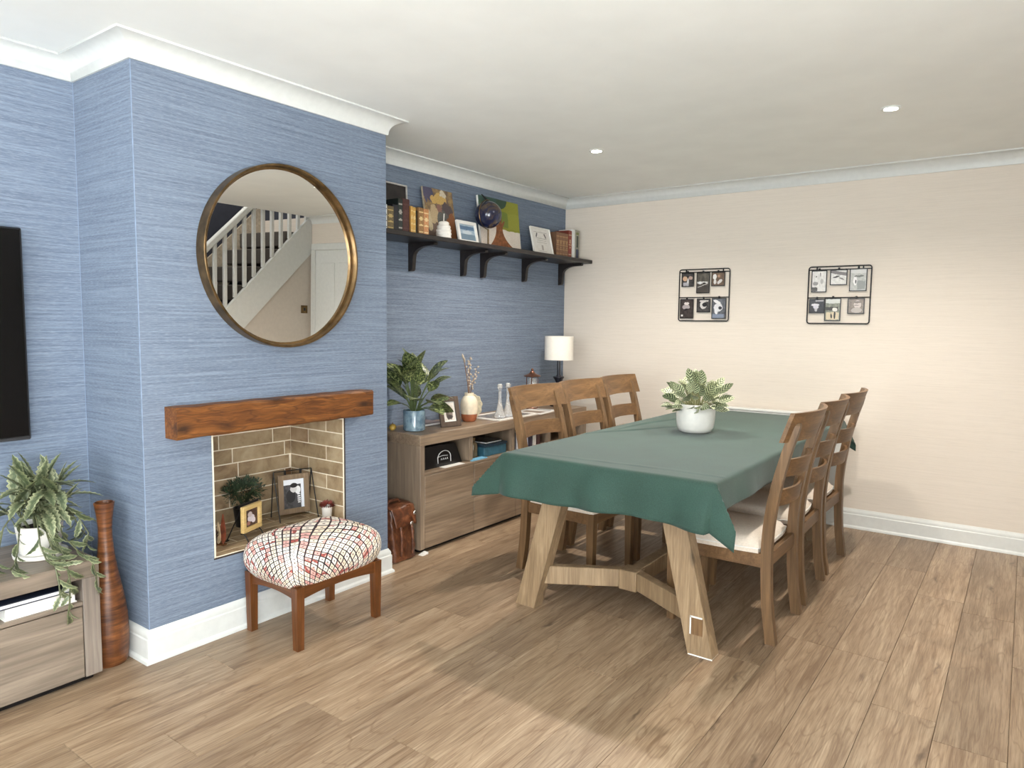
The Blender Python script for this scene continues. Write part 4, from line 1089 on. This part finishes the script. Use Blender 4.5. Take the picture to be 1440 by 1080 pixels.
# ---- things in the sideboard slots
SLZ = .4683
t = thing('black_tote', 'black bag with a white arch emblem in the first sideboard slot', 'bag', (-.20, 1.80, SLZ))
mb = MB(); mb.prism([(-.178, 0), (.212, 0), (.150, .128), (-.178, .134)], .20, lambda a, b, q: (-.115+q, a, b)); mb.build('body', M['black'], t)
wm = plain('white_print', (226, 226, 224), .6)
N = 14; arch = [(.0865, .045+.058*math.cos(PI-PI*k/N)*1.0, .052+.042*math.sin(PI*k/N)) for k in range(N+1)]
arch = [(.0865, -.010, .022)]+arch+[(.0865, .105, .022)]
mb = MB(); mb.tube(arch, .0026, 6); mb.tube([(.0865, -.015, .060), (.0865, .03, .066), (.0865, .075, .062)], .002, 6)
for k in range(4): y = .015+.018*k; mb.tube([(.0865, y, .040), (.0865, y+.004, .050), (.0865, y+.009, .041)], .0015, 5)
mb.build('emblem', wm, t)
MB().tube([(.06, -.1, .108), (.075, -.06, .128), (.075, .02, .13), (.06, .07, .108)], .006, 6).build('handle', M['black'], t)
t = thing('white_folder', 'thin white folder lying at the front edge of the first sideboard slot', 'folder', (-.088, 1.90, SLZ-.0001))
MB().box(-.025, .022, -.1, .085, 0, .0012).build('sheet', M['paper'], t, smooth=False)
gb = NT('amber_glass'); gb.col((.25, .18, .10, 1)); gb.set(Roughness=.1, Transmission_Weight=.3)
for y, lb in ((2.095, 'dark glass bottle nearest the divider in the second sideboard slot'), (2.165, 'dark glass bottle beside the teal box in the second sideboard slot')):
    t = thing('bottle', lb, 'bottle', (-.15, y, SLZ), 0, 'bottles in the sideboard slot')
    MB().lathe([(0, 0), (.026, 0), (.028, .004), (.028, .078), (.022, .094), (.011, .102), (.011, .124), (.009, .124), (0, .12)], 20).build('body', gb.m, t)
    MB().lathe([(.0115, .114), (.0125, .114), (.0125, .13), (0, .13)], 16).build('cap', M['bronze'], t)
teal = plain('teal_card', (52, 98, 116), .5, var=.08)
t = thing('storage_box', 'teal box with a slanted lid in the second sideboard slot', 'box', (-.20, 2.335, SLZ))
MB().box(-.10, .10, -.12, .12, 0, .062, .003).build('body', teal, t); MB().box(-.105, .105, -.125, .125, .0625, .078, .003).build('lid', plain('dark_teal', (34, 58, 76), .4), t)
book_flat('light blue leaflet lying under the bottles in the second sideboard slot', -.115, -.068, 2.058, 2.21, SLZ, SLZ+.006, plain('sky_blue', (120, 182, 214), .6))
book_flat('dark glossy folder lying on the teal box in the second sideboard slot', -.29, -.11, 2.25, 2.42, SLZ+.0785, SLZ+.092, plain('slate_cover', (44, 52, 62), .2))
pk = [(40, 44, 60), (214, 214, 220), (60, 46, 40), (180, 188, 210), (48, 40, 60), (200, 196, 190), (70, 40, 40)]
for k in range(7):
    t = thing('book', ['thin navy book', 'thin white book', 'dark brown book', 'pale blue book', 'dark purple book', 'thin grey-white book', 'dark red book'][k]+' standing in the third sideboard slot', 'book', (-.16, 2.545+.05*k, SLZ), 0, 'books in the third sideboard slot')
    cm = plain('slot_book_%d' % k, pk[k], .5); mb = MB(); hh = .118+.003*(k % 3)
    mb.box(.056, .06, -.018, .018, 0, hh, .001); mb.box(-.06, .056, -.018, -.0155, 0, hh); mb.box(-.06, .056, .0155, .018, 0, hh)
    mb.build('cover', cm, t, smooth=False); MB().box(-.055, .0555, -.015, .015, .003, hh-.003).build('page_block', M['paper'], t, smooth=False)

# ---- plant on the dining table
random.seed(31)
tz = TZ+.0085
cp = thing('striped_plant', 'striped pale green houseplant in a round white pot on the dining table', 'plant', (1.255, 2.35, tz))
MB().lathe([(0, 0), (.070, 0), (.084, .006), (.097, .028), (.103, .075), (.104, .115), (.1015, .152), (.099, .155), (.095, .152), (.096, .12), (.094, .10), (0, .10)], 48).build('pot', M['ceramic'], cp)
MB().lathe([(0, .134), (.05, .130), (.0945, .122), (.094, .10), (0, .10)], 24).build('soil', M['soil'], cp)
CM = leafmat('striped_leaf', (40, 56, 34), (214, 219, 184), 'stripe', .45)
cl_ = [leaf_mesh('leaf', CM, .095, .058, 32, -4, .15, 0, 10, wmax=.48), leaf_mesh('leaf', CM, .08, .050, 45, 0, .15, 0, 10, wmax=.48), leaf_mesh('leaf', CM, .10, .052, 20, -6, .15, 0, 10, wmax=.48)]
stm = MB()
for i in range(104):
    az = i*2.399; tl = [8, 28, 48, 66, 80, 94][i % 6]+random.uniform(-7, 7); hgt = [.135, .135, .13, .125, .115, .10][i % 6]+random.uniform(-.03, .02)
    p = Vector((math.sin(R(tl))*math.cos(az)*hgt, math.sin(R(tl))*math.sin(az)*hgt, .135+math.cos(R(tl))*hgt*.85))
    stm.tube([(.03*math.cos(az), .03*math.sin(az), .128), Vector((.03*math.cos(az), .03*math.sin(az), .13)).lerp(p, .55)+Vector((0, 0, .01)), p], .0016, 4)
    put('leaf', cl_[i % 3], cp, p, leaf_rot(tl*.92, az, random.uniform(-60, 60)), random.uniform(.72, 1.0))
tag(stm.build('stem', plain('stalk_pale', (150, 150, 104), .6), cp), kind='stuff')

# ================================================================ WALL SHELF
ZS = 1.848
sh = thing('wall_shelf', 'dark wooden wall shelf on five brackets along the blue alcove wall', 'shelf', (-D, 2.506, ZS))
MB().box(.001, .265, -1.238, 1.238, -.028, 0, .003).build('board', M['shelf_wood'], sh)
for y in (1.915, 2.414, 2.632, 3.139, 3.659):
    yy = y-2.506
    pts = [(.0, -.0285), (.215, -.0285), (.222, -.036), (.215, -.048), (.16, -.05)]
    for k in range(1, 9): a = PI/2*k/9; pts.append((.16-.118*math.sin(a), -.05-.06+.06*math.cos(a)))
    pts += [(.040, -.125), (.034, -.185), (.026, -.197), (.001, -.2)]
    mb = MB(); mb.prism(pts, .030, lambda a, b, q, c=yy: (a+.0005, c-.015+q, b)); mb.build('bracket', M['shelf_wood'], sh, smooth=False)
ZT = ZS+.0004
def spine_mat(name, base, gold, lines=3):
    sh_ = []
    for k in range(lines): sh_.append(('R', .5, .15+.7*k/max(1, lines-1), .44, .022, gold))
    sh_ += [('r', .5, .62, .26, .07, gold), ('r', .5, .4, .2, .03, gold)]
    return printmat(name, (base, tuple(min(255, int(q*1.35)+10) for q in base)), sh_, .02, .2, .4, 9)
def book_up(label, y, w, h, depth, xf, cover, sp, group, lean=0):
    """upright book, spine towards the room (+x); y = near side"""
    t = thing('book', label, 'book', (xf, y+w/2, ZT), 0, group)
    mb = MB(); mb.box(-.003, 0, -w/2, w/2, 0, h, .0012); mb.box(-depth, -.003, -w/2, -w/2+.002, 0, h); mb.box(-depth, -.003, w/2-.002, w/2, 0, h)
    mb.build('cover', cover, t, smooth=False)
    MB().box(-depth+.004, -.0032, -w/2+.002, w/2-.002, .003, h-.004).build('page_block', M['paper'], t, smooth=False)
    pic('spine_print', w*.96, h*.97, sp, t, (.0012, 0, h*.015), (0, 0, R(90)), .0012)
    return t
gS = 'books at the left end of the wall shelf'
bl = [  # label, y, w, h, base colour, gold, xf
 ('slim white-spined book at the very left end of the wall shelf', 1.535, .026, .150, (206, 200, 190), (120, 110, 96), -.30),
 ('short olive book with gilt lines near the left end of the wall shelf', 1.563, .05, .145, (92, 78, 50), (196, 170, 110), -.30),
 ('tall black book without lettering beside the olive book on the shelf', 1.616, .042, .160, (20, 20, 28), (34, 34, 44), -.31),
 ('tall dark green book with silver spots on the wall shelf', 1.660, .034, .200, (28, 36, 34), (176, 172, 164), -.31),
 ('dark maroon book left of the gilt pair on the wall shelf', 1.696, .056, .205, (62, 30, 28), (92, 56, 50), -.31),
 ('narrow gilt-edged tan book on the wall shelf', 1.754, .016, .168, (186, 140, 70), (236, 206, 140), -.30),
 ('narrow gold book with ribbed spine on the wall shelf', 1.772, .022, .164, (176, 136, 66), (232, 204, 140), -.30),
 ('black book leaning back between the gold and the tan volumes', 1.796, .032, .152, (26, 24, 22), (60, 56, 44), -.32),
 ('tan and black gilt volume, left one of a pair on the wall shelf', 1.830, .043, .172, (132, 96, 56), (236, 208, 150), -.31),
 ('orange-tan gilt volume, right one of a pair beside the painting', 1.875, .043, .170, (170, 118, 76), (240, 212, 160), -.31)]
for i, (lb, y, w, h, c, g, xf) in enumerate(bl):
    book_up(lb, y, w, h, .105, xf, plain('shelf_book_%d' % i, c, .5), spine_mat('shelf_spine_%d' % i, c, g, 4), gS)
# dark picture leaning behind them
dk = printmat('dark_print', ((22, 20, 22), (46, 40, 40)), [('e', .3, .5, .16, .3, (70, 62, 58)), ('e', .6, .4, .14, .2, (58, 48, 46))])
photo_frame('dark picture in a thin silver frame leaning on the wall behind the shelf books', (-.438, 1.66, ZT), R(90), .40, .315, .008, plain('silver_frame', (206, 202, 196), .4, .2), dk, 2, None, strut=False)
# abstract painting
random.seed(2)
ab = printmat('abstract_painting', ((176, 146, 96), (112, 92, 80)), [('e', .15, .88, .2, .16, (88, 84, 108)), ('e', .5, .8, .3, .1, (214, 176, 104)), ('e', .75, .6, .2, .16, (92, 80, 82)), ('e', .3, .5, .14, .2, (202, 178, 140)), ('e', .55, .42, .18, .2, (104, 104, 100)), ('e', .85, .25, .16, .3, (150, 94, 56)), ('e', .25, .18, .22, .16, (126, 104, 92)), ('e', .5, .62, .08, .09, (150, 110, 98)), ('e', .66, .9, .12, .06, (226, 214, 190)), ('e', .12, .35, .08, .2, (214, 196, 160))], .12, .35, .6, 7)
t = thing('abstract_painting', 'unframed abstract painting in ochre and brown leaning on the wall above the shelf', 'painting', (-.372, 2.125, ZT), R(90))
MB().box(-.14, .14, 0, .016, 0, .335, .002, Matrix.Rotation(-R(9), 3, 'X'), (0, .036, .168)).build('canvas', plain('canvas_edge', (186, 172, 148), .8), t, smooth=False)
L9 = Matrix.Rotation(-R(9), 3, 'X'); o = L9 @ Vector((0, -.0087, -.1665))
q = pic('painted_face', .278, .333, ab, t, tuple(o+Vector((0, .036, .168))), (-R(9), 0, 0), .0006)
# white ribbed candle pot
t = thing('honey_pot', 'white ribbed beehive-shaped pot with a dipper on the wall shelf', 'pot', (-.30, 2.045, ZT))
prof = [(0, 0), (.040, 0)]
for k in range(5):
    z = .004+.021*k; rr = [.048, .049, .047, .043, .034][k]; prof += [(rr-.003, z), (rr, z+.006), (rr, z+.013), (rr-.003, z+.019)]
prof += [(.02, .112), (0, .115)]
MB().lathe(prof, 32).build('body', M['ceramic'], t)
MB().tube([(0, 0, .112), (.002, .001, .16)], .0035, 8).build('dipper', M['ceramic'], t)
# white frame with blue picture
bl_ = printmat('blue_seascape', ((150, 170, 186), (176, 192, 204)), [('r', .5, .2, .6, .2, (112, 134, 150)), ('e', .5, .5, .3, .12, (196, 206, 212)), ('r', .5, .78, .6, .12, (92, 120, 148))], .03)
photo_frame('white picture frame with a small blue seascape on the wall shelf', (-.325, 2.315, ZT), R(90), .20, .15, .022, M['paper'], bl_, 12)
# globe
t = thing('globe', 'glossy dark blue globe on a slim brass stand on the wall shelf', 'globe', (-.315, 2.515, ZT))
MB().lathe([(0, 0), (.055, 0), (.058, .006), (.05, .012), (.012, .016), (.006, .022), (.006, .118), (0, .12)], 28).build('stand', M['bronze'], t)
gt = NT('globe_blue'); n = gt.noise(gt.obj(), 9, 6, .6, .6); gt.col(gt.ramp(n, [(.50, (34, 38, 66)), (.56, (86, 72, 62)), (.62, (108, 92, 74))])); gt.set(Roughness=.15, Coat_Weight=.4)
rg = .092
MB().lathe([(rg*math.sin(PI*k/24), .214-rg*math.cos(PI*k/24)) for k in range(25)], 40).build('sphere', gt.m, t)
MB().tube([(0, 0, .306), (-.012, -.012, .318), (-.02, -.05, .345)], [.006, .008, .004], 8).build('axis_pin', M['black_metal'], t)
mb = MB(); mb.tube([(0, (rg+.007)*math.sin(a), .214+(rg+.007)*math.cos(a)) for a in [R(-175)+R(7.2)*k for k in range(26)]], .0028, 6); mb.build('meridian_arm', M['bronze'], t)
# tree painting on a square canvas
t = thing('tree_painting', 'square canvas painting of a brown tree under a green canopy on the wall shelf', 'painting', (-.385, 2.768, ZT), R(90))
Lm = Matrix.Rotation(-R(6), 3, 'X')
cw, chh = .47, .362
MB().box(-cw/2, cw/2, 0, .018, 0, chh, .002, Lm, Lm @ Vector((0, .009, chh/2))+Vector((0, .0, .002))).build('canvas', M['paper'], t, smooth=False)
tr = printmat('tree_canvas', ((222, 210, 196), (228, 218, 206)), [('r', .25, .75, .27, .30, (70, 96, 72)), ('r', .78, .73, .26, .32, (150, 152, 54)), ('e', .52, .98, .18, .16, (58, 84, 66)), ('e', .62, .62, .16, .16, (122, 138, 60)), ('e', .2, .98, .24, .10, (60, 92, 82)), ('r', .86, .60, .16, .16, (156, 158, 60))], .04, .22, .7)
def fp(x, z, off=.0): return tuple(Lm @ Vector((x, -.0004-off, z))+Vector((0, 0, .002)))
pic('painted_face', cw, chh, tr, t, fp(0, 0), (-R(6), 0, 0), .0004)
hb = plain('tree_brown', (138, 84, 48), .7, var=.12, scale=40)
pts = []
for k in range(9): s = k/8; pts.append((-.165+.115*(1-(1-s)**2.2), .003+.17*s))
fing = [(-.055, .176), (-.085, .225), (-.078, .235), (-.036, .19), (-.032, .25), (-.022, .252), (-.008, .196), (.012, .245), (.022, .242), (.014, .190), (.045, .215), (.052, .206), (.022, .160)]
pts += fing[1:]
for k in range(9): s = 1-k/8; pts.append((.185-.165*(1-(1-s)**2.2), .003+.155*s))
mb = MB(); mb.prism(pts, .001, lambda a, b, q: fp(a, b, .0004+q)); mb.build('painted_trunk', hb, t, smooth=False)
# certificate
ct = printmat('certificate_print', ((226, 222, 214), (234, 230, 224)), [('R', .5, .86, .36, .006, (140, 132, 124)), ('R', .27, .74, .03, .09, (96, 92, 90), -25), ('R', .73, .74, .03, .09, (96, 92, 90), 25), ('R', .5, .62, .30, .008, (150, 142, 134)), ('R', .5, .54, .26, .006, (150, 142, 134)), ('R', .5, .46, .28, .006, (158, 150, 142)), ('r', .5, .26, .05, .10, (176, 168, 160)), ('R', .5, .12, .2, .006, (150, 142, 134))], .008, .05)
photo_frame('pale certificate in a slim white frame leaning back on the wall shelf', (-.335, 3.225, ZT), R(90), .265, .215, .008, M['paper'], ct, 13)
# books at the right end
gR_ = 'books at the right end of the wall shelf'
for k in range(4):
    c = (96, 66, 44)
    book_up(['matching brown leather volume next to the certificate', 'second matching brown leather volume from the certificate', 'third matching brown leather volume from the certificate', 'fourth matching brown leather volume, beside the red book'][k]+' on the wall shelf', 3.372+.044*k, .043, .196, .12, -.315, plain('leather_vol_%d' % k, c, .5), spine_mat('leather_spine_%d' % k, (112, 78, 54), (176, 136, 92), 5), gR_)
book_up('dark red paperback near the right end of the wall shelf', 3.551, .050, .226, .13, -.315, plain('red_cover', (112, 44, 30), .5), spine_mat('red_spine', (120, 48, 34), (196, 160, 130), 3), gR_)
book_up('white hardback near the right end of the wall shelf', 3.604, .036, .240, .13, -.31, M['paper'], spine_mat('white_spine', (222, 220, 214), (238, 236, 232), 2), gR_)
book_up('grey-green book with a dark blue foot at the right end of the wall shelf', 3.643, .072, .238, .13, -.31, plain('grey_cover', (150, 148, 136), .5), printmat('grey_green_spine', ((140, 140, 124), (176, 172, 156)), [('r', .5, .2, .3, .16, (52, 60, 92)), ('r', .5, .62, .2, .2, (60, 66, 56)), ('R', .5, .9, .3, .04, (120, 126, 70))], .04), gR_)

# ================================================================ WIRE PHOTO GRIDS on the back wall
BWb = ((40, 38, 38), (88, 84, 82))
LT = ((208, 206, 202), (232, 230, 226))
def ph(name, base, *s): return printmat(name, base, list(s), .06, .2, .3, 5)
P1 = [ # u0,u1,v0,v1 (v from top), material, label
 (.05, .305, .065, .335, ph('ph_a', BWb, ('e', .25, .6, .2, .2, (206, 170, 140)), ('e', .75, .65, .2, .14, (186, 160, 148)), ('r', .35, .15, .25, .14, (176, 174, 180)), ('e', .52, .4, .08, .22, (214, 212, 210))), 'dark photo of two faces, top left of the left wire grid'),
 (.355, .62, .065, .465, ph('ph_b', ((70, 66, 58), (108, 102, 92)), ('r', .4, .52, .5, .05, (210, 208, 204)), ('e', .25, .52, .14, .08, (236, 236, 234)), ('r', .5, .2, .6, .22, (76, 70, 64)), ('r', .45, .36, .4, .02, (190, 186, 180), 12), ('e', .6, .46, .12, .05, (24, 24, 26))), 'tall dark landscape photo, top middle of the left wire grid'),
 (.65, .915, .065, .335, ph('ph_c', ((92, 74, 58), (124, 100, 80)), ('e', .22, .7, .16, .22, (232, 230, 226)), ('e', .25, .3, .12, .2, (220, 216, 212)), ('e', .65, .3, .25, .12, (214, 210, 206), 40), ('e', .55, .75, .12, .12, (180, 140, 112))), 'brown photo of children in white, top right of the left wire grid'),
 (.035, .31, .575, .955, ph('ph_d', ((50, 42, 40), (82, 72, 68)), ('e', .5, .8, .22, .08, (222, 214, 208)), ('e', .45, .6, .32, .14, (176, 166, 166)), ('R', .12, .12, .08, .05, (240, 238, 234)), ('e', .45, .46, .24, .05, (30, 28, 28))), 'tall dark photo with a white square, bottom left of the left wire grid'),
 (.375, .645, .57, .835, ph('ph_e', BWb, ('e', .5, .55, .28, .34, (214, 210, 206)), ('e', .6, .58, .2, .2, (26, 26, 28)), ('r', .55, .88, .36, .06, (206, 202, 198))), 'square dark photo of a curled figure, bottom middle of the left wire grid'),
 (.675, .955, .56, .96, ph('ph_f', ((76, 78, 82), (112, 116, 124)), ('e', .45, .55, .34, .22, (226, 226, 228)), ('e', .35, .85, .3, .08, (236, 234, 232), -15), ('e', .6, .52, .14, .1, (46, 46, 50)), ('e', .3, .35, .14, .16, (232, 232, 234)), ('r', .4, .1, .5, .1, (130, 140, 158))), 'tall grey photo of a bright figure, bottom right of the left wire grid')]
P2 = [
 (.05, .305, .065, .45, ph('ph_g', LT, ('e', .3, .75, .05, .04, (90, 88, 86)), ('e', .6, .85, .04, .1, (110, 106, 104)), ('e', .25, .4, .2, .1, (150, 148, 146)), ('r', .2, .1, .2, .1, (84, 82, 80)), ('e', .7, .5, .1, .14, (176, 174, 172))), 'tall very pale photo, top left of the right wire grid'),
 (.355, .63, .06, .33, ph('ph_h', LT, ('r', .4, .85, .7, .12, (122, 116, 116), -12), ('e', .35, .55, .25, .06, (80, 78, 78), 15), ('e', .7, .4, .2, .05, (120, 116, 114), -20)), 'small pale beach-like photo, top middle of the right wire grid'),
 (.665, .94, .05, .44, ph('ph_i', ((170, 172, 168), (196, 196, 192)), ('r', .5, .9, .6, .08, (206, 206, 204)), ('e', .3, .45, .12, .22, (232, 230, 228)), ('e', .35, .42, .04, .1, (60, 60, 60)), ('r', .7, .25, .25, .2, (142, 146, 142)), ('e', .55, .68, .3, .05, (104, 106, 100))), 'tall grey-green waterside photo, top right of the right wire grid'),
 (.03, .285, .565, .82, ph('ph_j', ((28, 27, 32), (52, 50, 56)), ('e', .4, .6, .3, .1, (224, 222, 228)), ('e', .45, .42, .2, .14, (206, 204, 214)), ('e', .45, .2, .1, .12, (190, 188, 190)), ('r', .7, .92, .3, .05, (180, 176, 180))), 'dark photo of a pale figure in a hat, bottom left of the right wire grid'),
 (.29, .55, .555, .955, ph('ph_k', ((108, 112, 96), (150, 152, 136)), ('r', .5, .9, .6, .1, (208, 210, 204)), ('r', .4, .55, .5, .08, (50, 46, 38)), ('r', .5, .2, .44, .18, (206, 190, 158)), ('e', .42, .2, .06, .12, (24, 24, 26)), ('e', .66, .24, .07, .18, (20, 20, 22)), ('e', .65, .5, .18, .1, (222, 218, 208))), 'tall photo with two small dark figures, bottom middle of the right wire grid'),
 (.655, .92, .56, .83, ph('ph_l', ((120, 108, 98), (150, 138, 126)), ('e', .6, .62, .24, .3, (206, 194, 186)), ('e', .6, .78, .26, .08, (128, 116, 108)), ('e', .55, .2, .36, .2, (180, 170, 162)), ('e', .55, .56, .16, .03, (84, 74, 70))), 'sepia portrait photo, bottom right of the right wire grid')]
def wire_grid(lb, x0, x1, z0, z1, photos, gn, tilt):
    w, h = x1-x0, z1-z0
    t = thing('wire_photo_grid', lb, 'photo grid', (x0, YB-.010, z0)); t.rotation_euler = (0, R(tilt), 0)
    mb = MB(); rc = .016; path = []
    for cx, cz, a0 in ((w-rc, h-rc, 0), (rc, h-rc, 90), (rc, rc, 180), (w-rc, rc, 270)):
        for k in range(5): a = R(a0+90*k/4); path.append((cx+rc*math.cos(a), 0, cz+rc*math.sin(a)))
    path.append(path[0]); mb.tube(path, .0042, 6, False); mb.build('outer_wire', M['black_metal'], t)
    for v in (.055, .545): MB().tube([(0, -.001, h*(1-v)), (w, -.001, h*(1-v))], .0036, 6).build('cross_wire', M['black_metal'], t)
    mb = MB()
    for q in (.05, w-.05): mb.box(q-.004, q+.004, .002, .0095, h*.93, h*.99)
    mb.build('wall_hook', M['black_metal'], t)
    rot = Matrix.Rotation(R(tilt), 3, 'Y')
    for u0, u1, v0, v1, m, l in photos:
        pw, phh = (u1-u0)*w, (v1-v0)*h
        p = Vector((x0, YB-.0165, z0))+rot @ Vector(((u0+u1)/2*w, 0, h*(1-v1)))
        g = thing('photo_card', l, 'photo', p, 0, gn); g.rotation_euler = (0, R(tilt), 0)
        MB().box(-pw/2, pw/2, 0, .002, 0, phh).build('border', M['black'], g, smooth=False)
        b = .006; pic('print', pw-2*b, phh-2*b, m, g, (0, -.0008, b), th=.0006)
        c = MB().box(-.006, .006, -.0035, .0048, phh-.006, phh+.014, .0015).build('clip', M['black_metal'], g)
wire_grid('black wire photo grid on the cream wall, the left one of two', .553, .934, 1.364, 1.742, P1, 'photos on the left wire grid', 0)
wire_grid('black wire photo grid on the cream wall, the right one of two', 1.473, 1.855, 1.352, 1.728, P2, 'photos on the right wire grid', 0)
